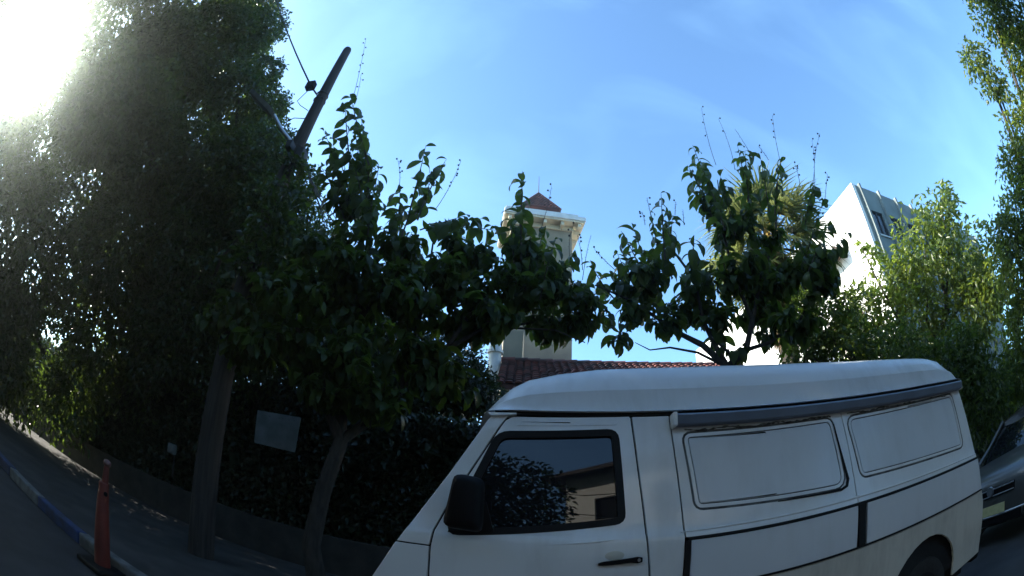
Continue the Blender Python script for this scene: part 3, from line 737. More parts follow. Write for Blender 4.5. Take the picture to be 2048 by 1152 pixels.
# ================================================================== pole, cables, signs, post
PX, PY = -3.72, 4.68
pole = thing('utility_pole', 'tall round wooden utility pole rising out of the trees', 'utility pole', (PX, PY, .13))
tubeobj('shaft', [(PX, PY, .10), (PX + .01, PY, 2.2), (PX - .01, PY, 5), (PX + .01, PY, 7.5), (PX, PY, 8.75), (PX, PY, 8.80)], [.18, .158, .125, .095, .082, .07], MT['polewood'], pole, 16)
bm = bmesh.new()
bm.free()
for z in (7.33, 7.18, 6.05):
    bm = bmesh.new(); tube(bm, [(PX + .106 * math.cos(a), PY + .106 * math.sin(a), z) for a in [k * math.pi / 8 for k in range(17)]], .012, 5, cap=False)
    finish('pole_band', bm, MT['darkmetal'], pole, smooth=60)
boxobj('cable_clamp', (PX - .05, PX + .05, PY - .26, PY - .10, 5.86, 6.0), MT['darkmetal'], pole, .01)
boxobj('cable_clamp', (PX + .09, PX + .21, PY - .1, PY + .1, 5.75, 5.98), MT['darkmetal'], pole, .01)
lamp = thing('street_lamp', 'flat grey street lamp head on an arm from the pole', 'street lamp', (-4.9, PY, 7.0))
a0, a1 = at_y(548, 230, PY), at_y(505, 186, PY)
tubeobj('arm', [(PX - .1, PY, 6.15), (PX - .5, PY, 6.55), tuple(a0)], .035, MT['steel'], lamp)
bm = bmesh.new()
d_ = Vector(a1 - a0); sd = Vector((0, 1, 0)); up = d_.normalized().cross(sd)
loft(bm, [[Vector(a0) + d_ * t + sd * (sy * wv) + up * (su * .05) for sy, su in ((-1, -.6), (-.8, 1), (.8, 1), (1, -.6))] for t, wv in ((0, .07), (.2, .14), (.8, .15), (1, .10))])
finish('lamp_head', bm, MT['greywhite'], lamp, smooth=40)

spl = at_y(622, 172, 4.45)
c1 = thing('overhead_cable', 'thick black overhead cable with a splice box running up left from the pole', 'cable', tuple(spl))
tubeobj('cable', [(PX - .05, PY - .12, 7.25), tuple(spl)] + [tuple(p) for p in bend(spl, at_y(556, 10, 4.45), .05, 6)[1:]] + [tuple(at_y(500, -160, 4.6))], .016, MT['cable'], c1, 6)
bm = bmesh.new(); box(bm, spl[0] - .09, spl[0] + .08, spl[1] - .06, spl[1] + .06, spl[2] - .08, spl[2] + .09); finish('splice_box', bm, MT['plastic'], c1, bevel=.02)
tubeobj('drip_loop', [tuple(spl + np.array([.02, 0, -.06])), tuple(spl + np.array([-.12, 0, -.38])), tuple(spl + np.array([-.05, .05, -.45])), (PX - .1, PY - .05, 6.9)], .007, MT['cable'], c1, 5)
c2 = tag(tubeobj('stay_wire', [(PX - .08, PY, 6.75), tuple(at_y(588, 236, 4.9))] + [tuple(at_y(520, 275, 5.2))], .008, MT['cable'], None, 5), 'thin slack wire running left from the pole', 'cable')
for k in range(7):
    p0 = (PX + .12, PY - .05 + .03 * k, 6.0 - .03 * k)
    m0 = at_y(640 + 4 * (k % 3) + k, 400 + 5 * k, 5.6); p1 = at_y(650 + 5 * k, 452 + 3 * (k % 2), 7.2); e1 = np.array([-3.2 + .12 * k, 9.6, 3.6])
    pts = bend(p0, p1, -.02 + .03 * (k % 3), 8) + bend(p1, e1, .12, 6)[1:]
    tag(tubeobj('service_cable', pts, .0075, MT['cable'], None, 5), 'thin black service cable, one of the sagging bundle dropping right from the pole', 'cable', 'service cables dropping from the pole')

# signs on the hedge
sg = thing('sign_board', 'blank looking white rectangular board hung in the dark hedge', 'sign', (-3.75, 6.77, 2.2))
cor = [at_y(x, y, 6.77) for x, y in ((508, 885), (590, 905), (602, 835), (515, 820))]
bm = bmesh.new(); f_ = [bm.verts.new(c) for c in cor]; k_ = [bm.verts.new(c + np.array([0, .012, 0])) for c in cor]
bm.faces.new(f_); bm.faces.new(k_[::-1])
for i in range(4): bm.faces.new((f_[i], f_[(i + 1) % 4], k_[(i + 1) % 4], k_[i]))
finish('board', bm, MT['greywhite'], sg, bevel=.003)
bm = bmesh.new()
for k, (t, ln) in enumerate([(.18, .05), (.30, .03), (.52, .04), (.60, .03), (.74, .05), (.86, .03)]):
    c = (cor[3] * (1 - t) + cor[2] * t) * .86 + (cor[0] * (1 - t) + cor[1] * t) * .14
    box(bm, c[0], c[0] + ln * .5, c[1] - .004, c[1] - .001, c[2], c[2] + .012 + .01 * (k % 2))
finish('faded_mark', bm, MT['ink'], sg)['kind'] = 'stuff'
for i, x in ((0, .08), (1, -.08)):
    c = (cor[i] + cor[3 - i]) / 2
    tubeobj('bracket', [(c[0] + x, 6.78, c[2]), (c[0] + x, 7.6, c[2] - .05)], .014, MT['darkmetal'], sg)
wb = thing('meter_box', 'small white box fixed among the dark leaves left of the pole', 'box', tuple(at_y(343, 897, 6.9)))
p = at_y(343, 897, 6.9)
boxobj('case', (p[0] - .085, p[0] + .085, 6.86, 6.98, p[2] - .10, p[2] + .10), MT['greywhite'], wb, bevel=.012)
boxobj('door', (p[0] - .07, p[0] + .07, 6.846, 6.858, p[2] - .085, p[2] + .085), MT['greywhite'], wb, bevel=.006)
tubeobj('bracket', [(p[0], 6.96, p[2]), (p[0], 7.03, p[2] - .25), (p[0], 7.03, .9)], .02, MT['darkmetal'], wb)

# orange delineator post
ps = at_d(206, 1000, 4.0)
post = thing('delineator_post', 'tall slim orange plastic traffic post with a handle knob on top', 'traffic post', (ps[0], ps[1], .0))
bm = bmesh.new()
X, Y = ps[0], ps[1]
zt = at_d(213, 966, 4.0)[2]; zk = at_d(215, 918, 4.0)[2]
for_r = [(.0, .082), (.10, .080), (.30, .075), (.5, .068), (zt - .06, .053), (zt - .01, .050), (zt, .040)]
tube(bm, [(X, Y, z) for z, _ in for_r], [r for _, r in for_r], 20)
finish('body', bm, MT['orange'], post, smooth=40)
bm = bmesh.new(); tube(bm, [(X + .012, Y, zt - .01), (X + .018, Y, zk - .06)], [.034, .026], 12); finish('neck', bm, MT['orange'], post, smooth=50)
bm = bmesh.new(); bmesh.ops.create_uvsphere(bm, u_segments=14, v_segments=8, radius=1)
for v in bm.verts: v.co = Vector((X + .02 + v.co.x * .042, Y + v.co.y * .042, zk - .035 + v.co.z * .032))
finish('knob', bm, mat('faded_orange', (.22, .10, .08), .6), post, smooth=60)
bm = bmesh.new(); bmesh.ops.create_cone(bm, cap_ends=True, segments=14, radius1=.02, radius2=.02, depth=.012)
dv = Vector((-X, -Y, 0)).normalized(); sv = Vector((0, 0, 1)).cross(dv)
for v in bm.verts: v.co = Vector((X, Y, zt - .09)) + dv * (.052 + v.co.z) + sv * (v.co.x + .022) + Vector((0, 0, v.co.y))
finish('hole', bm, MT['plastic'], post)
boxobj('base', (X - .19, X + .19, Y - .19, Y + .19, .005, .06), MT['rubber'], post, bevel=.02)

# ================================================================== vegetation
SUNV = np.array(SUN_DIR); CAMP = np.array([0, 0, CAM_H])
def sun_gap(r0):
    """the ragged gap between the crowns through which the low sun stands"""
    def keep(P):
        q = P - CAMP; t = q @ SUNV; e = q - t[:, None] * SUNV
        d = np.linalg.norm(e, axis=1)
        return (d > np.maximum(r0, .091 * t) * (1 + .35 * np.sin(P[:, 1] * 3.1 + P[:, 2] * 2.3) * np.cos(P[:, 2] * 4.7)) * rng.uniform(.75, 1.2, len(P)))
    return keep
def blobs_px(rows, dens, size):
    """crown clumps: (x, y, distance, radius in metres) -> (centre, radii, number of leaves)"""
    res = []
    for x, y, d, r in rows:
        res.append((at_d(x, y, d), (r, r, r * .9), int(dens * r * r / (size * size))))
    return res
def branch_mesh(paths, m, name, parent, seg=7):
    bm = bmesh.new()
    for pts, r0, r1 in paths:
        n = len(pts); tube(bm, pts, [r0 + (r1 - r0) * i / (n - 1) for i in range(n)], seg)
    return finish(name, bm, m, parent, smooth=60)
def wob(p0, p1, n=6, amp=.06):
    p0 = np.array(p0, float); p1 = np.array(p1, float); L = np.linalg.norm(p1 - p0)
    pts = [p0 + (p1 - p0) * i / n + (rng.normal(size=3) * amp * L * .3 if 0 < i < n else 0) for i in range(n + 1)]
    return [tuple(q) for q in pts]

# ---- large fine-leaved tree at the left, and the trees behind it along the street
t = thing('ficus_tree', 'huge dark fine leaved tree filling the upper left behind the utility pole', 'tree', (-8.4, 8.6, .13))
FB = [(500, -70, 9.5, 1.5), (430, 70, 9.6, 1.6), (478, 200, 9.3, 1.25), (505, 60, 9.4, 1.0), (335, 90, 10, 1.7), (300, 300, 10, 1.7), (420, 360, 9.4, 1.5), (515, 330, 9, 1.0), (250, 480, 10.3, 1.8),
      (400, 520, 9.8, 1.6), (525, 470, 9, 1.2), (585, 420, 8.8, .75), (280, -80, 10.5, 2), (180, 240, 10.5, 1.2), (350, 660, 10, 1.6), (480, 640, 9.3, 1.4), (540, 300, 9, .7), (400, -200, 10, 2.2), (610, 370, 8.6, .45), (535, 140, 9.3, .55), (550, 215, 9.2, .5), (545, 60, 9.6, .5), (560, 290, 9, .45), (540, 0, 9.8, .6), (565, 400, 5.7, .34), (548, 455, 5.6, .36), (590, 335, 5.9, .24), (520, 520, 5.6, .34), (600, 300, 6.2, .16)]
FB2 = [(x * .95 + 6, y + 15, d + 1.1, r * 1.1) for x, y, d, r in FB if x < 560]
P, D, N, L, W_ = blob_leaves(blobs_px(FB, 40, .105), .105, .55, .5, .5, clump=.32, hole=sun_gap(1.15))
leaf_cloud('foliage', P, D, N, L, W_, MT['ficus'], t)
P, D, N, L, W_ = blob_leaves(blobs_px(FB2, 22, .24), .24, .6, .1, .5, hole=sun_gap(1.3))
leaf_cloud('inner_foliage', P, D, N, L, W_, MT['ficus'], t)
base = (-8.4, 8.6, .1)
tubeobj('trunk', [base, (-8.35, 8.55, 1.6), (-8.5, 8.6, 3.4), (-8.4, 8.7, 5.2)], [.55, .42, .38, .34], MT['bark'], t, 14)
for i, k in enumerate((1, 4, 5, 8, 10, 2, 16, 24, 25)):
    c = at_d(*FB[k][:3]); tubeobj('limb', wob((-8.4, 8.65, 3.6 + .2 * i), c, 6, .12), [.2, .18, .15, .12, .09, .06, .03] if k < 20 else [.06, .055, .05, .04, .03, .02, .01], MT['bark'], t, 8)

t = thing('shade_tree', 'dark street tree far left under the low sun', 'tree', (-13.5, 3.6, .13))
FB = [(130, 430, 11, 1.6), (40, 380, 12, 1.4), (60, 560, 12, 1.9), (200, 640, 11.5, 1.8), (20, 720, 12.5, 1.8), (150, 780, 12, 1.5), (-90, 500, 13, 2.4), (-60, 650, 13, 2.4), (300, 760, 11.5, 1.3), (-120, 300, 13, 2.0)]
P, D, N, L, W_ = blob_leaves(blobs_px(FB, 36, .15) + [((-10.2, 4.1, 8.4), (2.3, 1.9, 2.1), 9000), ((-12.5, 3.2, 6.5), (2, 1.9, 2), 6000), ((-11.5, 4.5, 10.8), (2.2, 1.9, 1.8), 9000), ((-9.3, 3.3, 7.3), (1.8, 1.5, 1.8), 9000), ((-9.8, 4.6, 9.6), (2.0, 1.6, 1.7), 8000)], .15, .55, .3, .5, clump=.34, hole=sun_gap(1.25))  # the extra clumps listed here are added to keep sun off the van roof
leaf_cloud('foliage', P, D, N, L, W_, MT['ficus'], t)
tubeobj('trunk', [(-12.4, 4.6, .1), (-12.5, 4.5, 1.5), (-12.3, 4.4, 3.2), (-12.2, 4.2, 4.6)], [.34, .28, .25, .2], MT['bark'], t, 12)
for k in (0, 2, 3, 5): tubeobj('limb', wob((-12.3, 4.4, 3.0), at_d(*FB[k][:3]), 6, .12), [.14, .12, .10, .08, .06, .04, .02], MT['bark'], t, 8)

# ---- garden trees and hedge behind the pole, dark in the shade
def simple_tree(name, label, base, rows, size, m, dens=6, trunk=.12, asp=.5, group=None, clump=.15, barkm=None):
    t = thing(name, label, 'tree', base, group)
    P, D, N, L, W_ = blob_leaves(blobs_px(rows, dens * 5.5, size), size, asp, .3, .45, clump=clump)
    leaf_cloud('foliage', P, D, N, L, W_, MT[m], t)
    cs = [at_d(*r[:3]) for r in rows]; c = sum(cs) / len(cs)
    fork = np.array([base[0] * .7 + c[0] * .3, base[1] * .7 + c[1] * .3, max(base[2] + 1.2, c[2] * .45)])
    tubeobj('trunk', wob(base, fork, 4, .05), [trunk * 1.25, trunk * 1.1, trunk, trunk * .95, trunk * .9], MT['bark'], t, 10)
    for q in cs: tubeobj('limb', wob(fork - np.array([0, 0, .05]), q, 5, .12), [trunk * .7, trunk * .55, trunk * .42, trunk * .3, trunk * .2, trunk * .1], MT['bark'], t, 6)
    return t
simple_tree('garden_tree', 'dark garden tree between the huge tree and the broad leaved street tree', (-3.6, 8.8, .1),
            [(600, 560, 9, 1.0), (640, 500, 9.2, .7), (560, 640, 9, 1.2), (680, 640, 9.3, 1.2), (600, 740, 9, 1.1), (460, 740, 9.5, 1.2), (880, 800, 9, .7), (800, 810, 9, .8), (940, 800, 9, .6)], .10, 'ficus', 6, .14)
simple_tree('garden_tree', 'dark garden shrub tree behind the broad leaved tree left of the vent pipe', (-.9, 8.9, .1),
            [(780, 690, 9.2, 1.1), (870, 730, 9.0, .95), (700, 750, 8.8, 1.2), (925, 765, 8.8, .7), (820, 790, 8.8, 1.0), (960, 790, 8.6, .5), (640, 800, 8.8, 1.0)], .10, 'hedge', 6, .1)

simple_tree('garden_tree', 'big round hidden tree added far behind the pole to shade the tiled roof', (-13, 12.8, .1),  # hidden tree, added so its crown shades the tiled roof
            [(470, 420, 18, 2.4), (410, 480, 18, 2.6), (500, 520, 17.5, 2.2), (390, 400, 19, 2.2), (460, 360, 18.5, 1.8)], .22, 'ficus', 6, .25)

def hedge(name, label, x0, x1, y0, y1, z0, z1, size, n, loc, lump=.25):
    h = thing(name, label, 'hedge', loc)
    P = np.stack([rng.uniform(x0, x1, n), rng.uniform(y0, y1, n), rng.uniform(z0, z1, n)], 1)
    face = rng.random(n)
    P[:, 1] = np.where(face < .62, y0 + np.abs(rng.normal(0, .14, n)), P[:, 1])
    P[:, 2] = np.where(face > .82, z1 - np.abs(rng.normal(0, .16, n)), P[:, 2])
    P[:, 1] += lump * np.sin(P[:, 0] * 2.1 + 1.3 * np.sin(P[:, 2] * 2.0)) * .6
    P[:, 2] += lump * np.sin(P[:, 0] * 1.7) * np.sin(P[:, 0] * .63 + 1) * (P[:, 2] > z1 - .7)
    D = rng.normal(size=(n, 3)) * .8; D[:, 1] -= .6; D[:, 2] -= .4
    N = rng.normal(size=(n, 3)) * .6; N[:, 2] += .8; N[:, 1] -= .4
    L = size * rng.uniform(.6, 1.4, n)
    leaf_cloud('foliage', P, D, N, L, L * .55, MT['hedge'], h)
    n2 = n // 5
    P = np.stack([rng.uniform(x0, x1, n2), rng.uniform(y0 + .25, y1, n2), rng.uniform(z0, z1 - .25, n2)], 1)
    D = rng.normal(size=(n2, 3)); N = rng.normal(size=(n2, 3)); N[:, 1] -= 1.2
    leaf_cloud('inner_foliage', P, D, N, rng.uniform(.25, .45, n2), rng.uniform(.18, .3, n2), MT['hedge'], h)
    bm = bmesh.new()
    for k in range(int((x1 - x0) / .7)):
        xx = x0 + .35 + k * .7; tube(bm, wob((xx, (y0 + y1) / 2, .1), (xx + rng.normal() * .2, (y0 + y1) / 2, z1 - .35), 3, .05), [.05, .04, .03, .015], 6)
    s_ = finish('stems', bm, MT['bark'], h); s_['kind'] = 'stuff'
    return h
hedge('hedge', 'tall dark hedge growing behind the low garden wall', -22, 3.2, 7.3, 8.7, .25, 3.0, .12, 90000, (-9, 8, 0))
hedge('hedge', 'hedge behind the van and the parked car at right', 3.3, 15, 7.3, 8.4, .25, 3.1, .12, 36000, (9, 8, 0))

# ---- broad-leaved street trees: shoots with pairs of long drooping leaves
def leaf_meshes():
    res = []
    for k, curl in enumerate((.9, 1.3, 1.7, 2.1)):
        bm = bmesh.new(); prev = None; n = 6; y = z = 0.0; ang = .3
        prof = [.05, .27, .43, .49, .45, .31, .02]
        for i in range(n + 1):
            s = prof[i] * .43; fold = s * .30
            row = [bm.verts.new((-s, y, z + fold)), bm.verts.new((0, y, z)), bm.verts.new((s, y, z + fold))]
            if prev:
                for a in (0, 1): bm.faces.new((prev[a], prev[a + 1], row[a + 1], row[a]))
            prev = row
            y += math.cos(ang) / n; z += math.sin(ang) / n; ang -= curl / n * (1.1 if i < 3 else .9)
        for v in bm.verts: v.co.x += .03 * math.sin(v.co.y * 4 + k)
        me = bpy.data.meshes.new('leaf'); bm.to_mesh(me); bm.free(); me.materials.append(MT['bigleaf'])
        me.polygons.foreach_set('use_smooth', [True] * len(me.polygons)); res.append(me)
    return res
LEAF = leaf_meshes()
LV = []
for me in LEAF:
    a = np.empty(len(me.vertices) * 3, np.float32); me.vertices.foreach_get('co', a)
    LV.append((a.reshape(-1, 3), np.array([list(p.vertices) for p in me.polygons])))
def leaf_frame(az, pitch, roll):
    return (Matrix.Rotation(az, 3, 'Z') @ Matrix.Rotation(pitch, 3, 'X') @ Matrix.Rotation(roll, 3, 'Y'))

class Broadleaf:
    def __init__(s, name, label, base):
        s.t = thing(name, label, 'tree', base); s.base = base; s.leaves = []; s.stems = []; s.spikes = []
    def shoot(s, p0, p1, n=12, L=.20, from_=.12, arch=.0, tuft=True):
        p0 = np.array(p0, float); p1 = np.array(p1, float); ln = np.linalg.norm(p1 - p0)
        mid = (p0 + p1) / 2 + np.array([0, 0, arch * ln]) + rng.normal(size=3) * .03
        pt = lambda u: (1 - u) ** 2 * p0 + 2 * u * (1 - u) * mid + u * u * p1
        s.stems.append(([tuple(pt(k / 5)) for k in range(6)], .006 + .007 * ln, .0025))
        a0 = rng.uniform(0, 6.28); d = p1 - p0
        dirz = math.atan2(d[0], d[1]); flat = math.hypot(d[0], d[1]) > abs(d[2])
        for i in range(n):
            u = from_ + (1 - from_) * (i // 2 * 2 + .6 * (i % 2)) / max(1, n - 1)
            if flat: az = -dirz + (1 if i % 2 else -1) * rng.uniform(.7, 1.5)
            else: az = a0 + i * math.pi + (i // 2) * 1.3 + rng.normal() * .35
            pitch = rng.normal(-.55, .42) - (.25 if u < .6 else 0)
            s.leaves.append((pt(min(u, 1.0)), az, pitch, rng.normal(0, .35), L * rng.uniform(.55, 1.28) * (.8 if u > .9 else 1), int(rng.integers(0, 4))))
    def tip(s, x, y, bx, by, d, n=14, L=.25, arch=.05, dd=0.):
        s.shoot(at_d(bx, by, d), at_d(x, y, d + dd), n, L, arch=arch)
    def fill(s, rows, per, L=.215):
        for x, y, d, r in rows:
            c = at_d(x, y, d)
            for _ in range(int(per * r * r / .36)):
                u = unit(1)[0]; u[2] = abs(u[2]) * .9 - .25
                p1 = c + u * r * rng.uniform(.55, 1.0); p0 = p1 - (u * .7 + np.array([0, 0, .35])) * rng.uniform(.25, .5)
                s.shoot(p0, p1, int(rng.integers(9, 15)), L)
    def spike(s, bx, by, x, y, d, caps=6, dd=0.):
        p0 = at_d(bx, by, d); p1 = at_d(x, y, d + dd)
        s.spikes.append((p0, p1, caps))
    def build(s, limbs, nkeep=300):
        t = s.t
        bm = bmesh.new()
        for pts, r0, r1 in s.stems: tube(bm, pts, [r0 + (r1 - r0) * i / (len(pts) - 1) for i in range(len(pts))], 5)
        o = finish('twigs', bm, MT['twig'], t, smooth=60); o['kind'] = 'stuff'
        for nm, pts, r0, r1 in limbs:
            k = len(pts); tubeobj(nm, pts, [r0 + (r1 - r0) * i / (k - 1) for i in range(k)], MT['bark'], t, 10)
        for p0, p1, caps in s.spikes:
            bm = bmesh.new(); v = p1 - p0; ln = np.linalg.norm(v)
            mid = (p0 + p1) / 2 + rng.normal(size=3) * ln * .05
            f = lambda u: (1 - u) ** 2 * p0 + 2 * u * (1 - u) * mid + u * u * p1
            tube(bm, [tuple(f(k / 6)) for k in range(7)], [.005, .0045, .004, .0035, .003, .0025, .002], 5)
            for k in range(14):                      # stubs where fruits fell
                q = f(.3 + .68 * k / 13); e = unit(1)[0] * .022
                tube(bm, [tuple(q), tuple(q + e)], .0016, 4)
            for k in range(caps):
                q = f(1 - .62 * (k / max(1, caps)) ** 1.2); e = unit(1)[0]; e[2] = abs(e[2]); e *= .035
                tube(bm, [tuple(q), tuple(q + e)], .002, 4)
                r = bmesh.ops.create_icosphere(bm, subdivisions=1, radius=.0145)
                for vv in r['verts']: vv.co = Vector((vv.co.x, vv.co.y, vv.co.z * 1.2)) + Vector(q + e * 1.25)
            o = finish('seed_spike', bm, MT['capsule'], t, smooth=60); o['kind'] = 'stuff'
        # the nearest leaves singly, the rest as one part
        lv = s.leaves
        if not lv: return
        key = []
        for p, az, pi_, ro_, L, k in lv:
            q = MC.T @ (np.array(p) - CAMP); rr = np.linalg.norm(q)
            key.append(rr / L * (1 if q[2] > 0 else 9))
        order = np.argsort(key); single = set(order[:nkeep].tolist())
        wl_ = Vector(t.location)
        VV, FF, off = [], [], 0
        for i, (p, az, pi_, ro_, L, k) in enumerate(lv):
            m3 = leaf_frame(az, pi_, ro_)
            if i in single:
                o = bpy.data.objects.new('leaf', LEAF[k]); COL.objects.link(o); o.parent = t
                o.matrix_local = Matrix.Translation(Vector(p) - wl_) @ (m3 * L).to_4x4()
            else:
                v = LV[k][0] @ (np.array(m3).T * L) + np.array(p); VV.append(v); FF.append(LV[k][1] + off); off += len(v)
        V = np.concatenate(VV); Fq = np.concatenate(FF)
        me = bpy.data.meshes.new('foliage'); me.from_pydata(V.tolist(), [], Fq.tolist()); me.materials.append(MT['bigleaf'])
        me.polygons.foreach_set('use_smooth', [True] * len(me.polygons))
        o = link_mesh('foliage', me, t); o['kind'] = 'stuff'

# tree one, in front of the tower
a = Broadleaf('broadleaf_tree', 'dark broad leaved street tree with a forked trunk left of the van', (-2.15, 5.0, .13))
d = 5.35
for args in [(700, 188, 738, 330), (690, 205, 700, 330), (722, 232, 735, 380), (648, 262, 690, 400), (640, 330, 690, 440), (758, 332, 735, 450), (700, 300, 735, 440), (665, 290, 700, 400), (710, 260, 725, 380), (735, 290, 738, 400), (672, 340, 705, 440), (745, 380, 735, 470), (735, 420, 740, 520), (660, 390, 700, 500), (690, 440, 735, 520),
             (852, 290, 815, 440), (893, 318, 835, 440), (800, 372, 800, 470), (870, 345, 830, 430), (790, 420, 790, 520), (1003, 462, 860, 452), (960, 440, 850, 450), (930, 432, 840, 460), (980, 490, 900, 540), (1045, 342, 1042, 520), (1040, 400, 1045, 540), (1060, 470, 1050, 580), (1110, 480, 1080, 600),
             (1150, 500, 1100, 600), (1020, 440, 1030, 560), (1090, 455, 1070, 560), (640, 470, 660, 560), (585, 500, 620, 600), (700, 500, 710, 600)]:
    a.tip(*args, d + rng.normal() * .2, n=int(rng.integers(16, 23)))
a.fill([(600, 610, 5.4, .85), (760, 600, 5.4, .9), (880, 590, 5.4, .75), (1010, 580, 5.4, .62), (1110, 570, 5.5, .5), (690, 720, 5.2, .72), (545, 685, 5.4, .7), (830, 690, 5.3, .5), (800, 490, 5.4, .42), (930, 510, 5.4, .45), (700, 400, 5.5, .33), (1060, 520, 5.4, .42), (660, 500, 5.4, .5), (480, 640, 5.8, .6), (730, 330, 5.5, .2), (950, 640, 5.5, .5), (870, 760, 5.3, .5), (1100, 640, 5.5, .4), (1160, 640, 5.5, .32), (760, 800, 5.2, .5), (655, 775, 5.2, .42), (560, 560, 5.7, .5), (490, 700, 5.6, .35), (820, 540, 5.8, .5), (690, 520, 5.0, .4), (1000, 620, 5.0, .35)], 28)
for bx, by, x, y, c in [(705, 200, 731, 82, 8), (706, 215, 722, 150, 3), (870, 420, 922, 322, 7), (797, 380, 795, 318, 6), (1078, 470, 1103, 374, 4), (728, 330, 735, 290, 3), (1140, 520, 1146, 452, 3), (1165, 540, 1155, 470, 4)]:
    a.spike(bx, by, x, y, d, c)
fk = tuple(at_d(682, 882, 5.45))
def J(*pts): return [tuple(at_d(*q)) for q in pts]
a.build([('trunk', [(-2.22, 5.02, .1), tuple(at_d(622, 1090, 5.47)), tuple(at_d(645, 985, 5.46)), fk], .125, .085),
         ('branch', [fk] + J((655, 820, 5.4), (620, 740, 5.4), (590, 640, 5.4)), .07, .02), ('branch', [fk] + J((740, 840, 5.4), (800, 780, 5.4), (890, 700, 5.4), (960, 660, 5.4), (1100, 640, 5.4)), .06, .012),
         ('branch', [fk] + J((690, 780, 5.5), (720, 640, 5.5), (735, 480, 5.45), (738, 330, 5.4)), .06, .01), ('branch', J((720, 640, 5.5), (780, 540, 5.4), (815, 440, 5.4)), .035, .01),
         ('branch', J((890, 700, 5.4), (960, 600, 5.4), (1030, 540, 5.4), (1042, 430, 5.4)), .03, .008), ('branch', J((1010, 655, 5.35), (1110, 660, 5.3), (1170, 685, 5.2)), .014, .006), ('branch', J((800, 780, 5.4), (850, 600, 5.4), (870, 460, 5.4)), .03, .01)])

# tree two, behind the van in front of the palm
b = Broadleaf('broadleaf_tree', 'dark broad leaved street tree behind the van roof in front of the fan palm', (2.45, 5.1, .13))
d = 5.6
for args in [(1322, 386, 1330, 520), (1300, 425, 1325, 540), (1345, 430, 1335, 540), (1242, 462, 1290, 560), (1265, 450, 1300, 560), (1232, 500, 1280, 590), (1388, 470, 1370, 570), (1290, 500, 1310, 600), (1385, 290, 1440, 430), (1400, 320, 1450, 460), (1375, 330, 1430, 450), (1420, 380, 1450, 480), (1475, 292, 1500, 430),
             (1490, 300, 1500, 420), (1520, 310, 1540, 430), (1562, 318, 1550, 430), (1440, 350, 1470, 470), (1650, 395, 1600, 560), (1660, 440, 1610, 560), (1690, 470, 1610, 580), (1630, 365, 1610, 450), (1430, 440, 1450, 540), (1500, 400, 1510, 500), (1180, 520, 1230, 600), (1220, 540, 1260, 620), (1170, 580, 1230, 640), (1655, 560, 1600, 610)]:
    b.tip(*args, d + rng.normal() * .2, n=int(rng.integers(15, 21)))
b.fill([(1300, 560, 5.6, .5), (1410, 560, 5.6, .5), (1480, 450, 5.7, .42), (1540, 470, 5.7, .3), (1550, 560, 5.7, .6), (1640, 560, 5.7, .42), (1430, 640, 5.6, .38), (1250, 610, 5.5, .42), (1170, 600, 5.4, .4), (1600, 640, 5.7, .35), (1330, 640, 5.5, .35), (1480, 530, 5.6, .45), (1380, 620, 5.8, .4), (1500, 620, 5.9, .4), (1570, 650, 5.9, .4), (1230, 665, 5.4, .26), (1470, 690, 5.7, .2), (1280, 530, 5.2, .3), (1410, 400, 5.6, .25), (1620, 520, 5.6, .4), (1560, 620, 5.3, .3)], 21)
for bx, by, x, y, c in [(1432, 330, 1403, 217, 4), (1470, 340, 1437, 238, 2), (1508, 320, 1470, 258, 0), (1562, 330, 1545, 232, 5), (1630, 365, 1640, 268, 5), (1625, 370, 1624, 282, 5), (1537, 320, 1517, 293, 2), (1410, 370, 1376, 340, 3), (1650, 400, 1655, 350, 4), (1305, 440, 1294, 396, 2), (1350, 430, 1352, 405, 1), (1230, 540, 1190, 500, 4), (1368, 450, 1366, 420, 0), (1165, 560, 1182, 470, 0), (1600, 370, 1590, 330, 5), (1290, 450, 1285, 425, 4)]:
    b.spike(bx, by, x, y, d, c)
fk = tuple(at_d(1455, 735, 5.65))
b.build([('trunk', [(2.45, 5.1, .1), (2.42, 5.1, 1.4), tuple(at_d(1458, 800, 5.65)), fk], .12, .075),
         ('branch', [fk] + J((1405, 690, 5.6), (1365, 670, 5.6), (1320, 640, 5.55), (1260, 600, 5.5), (1190, 570, 5.4)), .045, .01), ('branch', [fk] + J((1395, 705, 5.6), (1340, 695, 5.5), (1300, 700, 5.5), (1270, 685, 5.4)), .02, .004),
         ('branch', [fk] + J((1430, 690, 5.6), (1405, 640, 5.6), (1390, 560, 5.6), (1345, 500, 5.6), (1330, 440, 5.6)), .04, .008), ('branch', [fk] + J((1492, 700, 5.65), (1505, 640, 5.65), (1520, 560, 5.7), (1500, 440, 5.7)), .055, .01),
         ('branch', J((1492, 700, 5.65), (1540, 685, 5.65), (1600, 640, 5.7), (1640, 560, 5.7), (1685, 480, 5.7)), .028, .008), ('branch', J((1505, 640, 5.65), (1470, 560, 5.6), (1445, 460, 5.6), (1435, 360, 5.6)), .03, .007), ('branch', J((1520, 560, 5.7), (1550, 480, 5.7), (1555, 360, 5.7)), .025, .007), ('branch', J((1470, 715, 5.65), (1440, 690, 5.6), (1420, 670, 5.5)), .02, .01)])

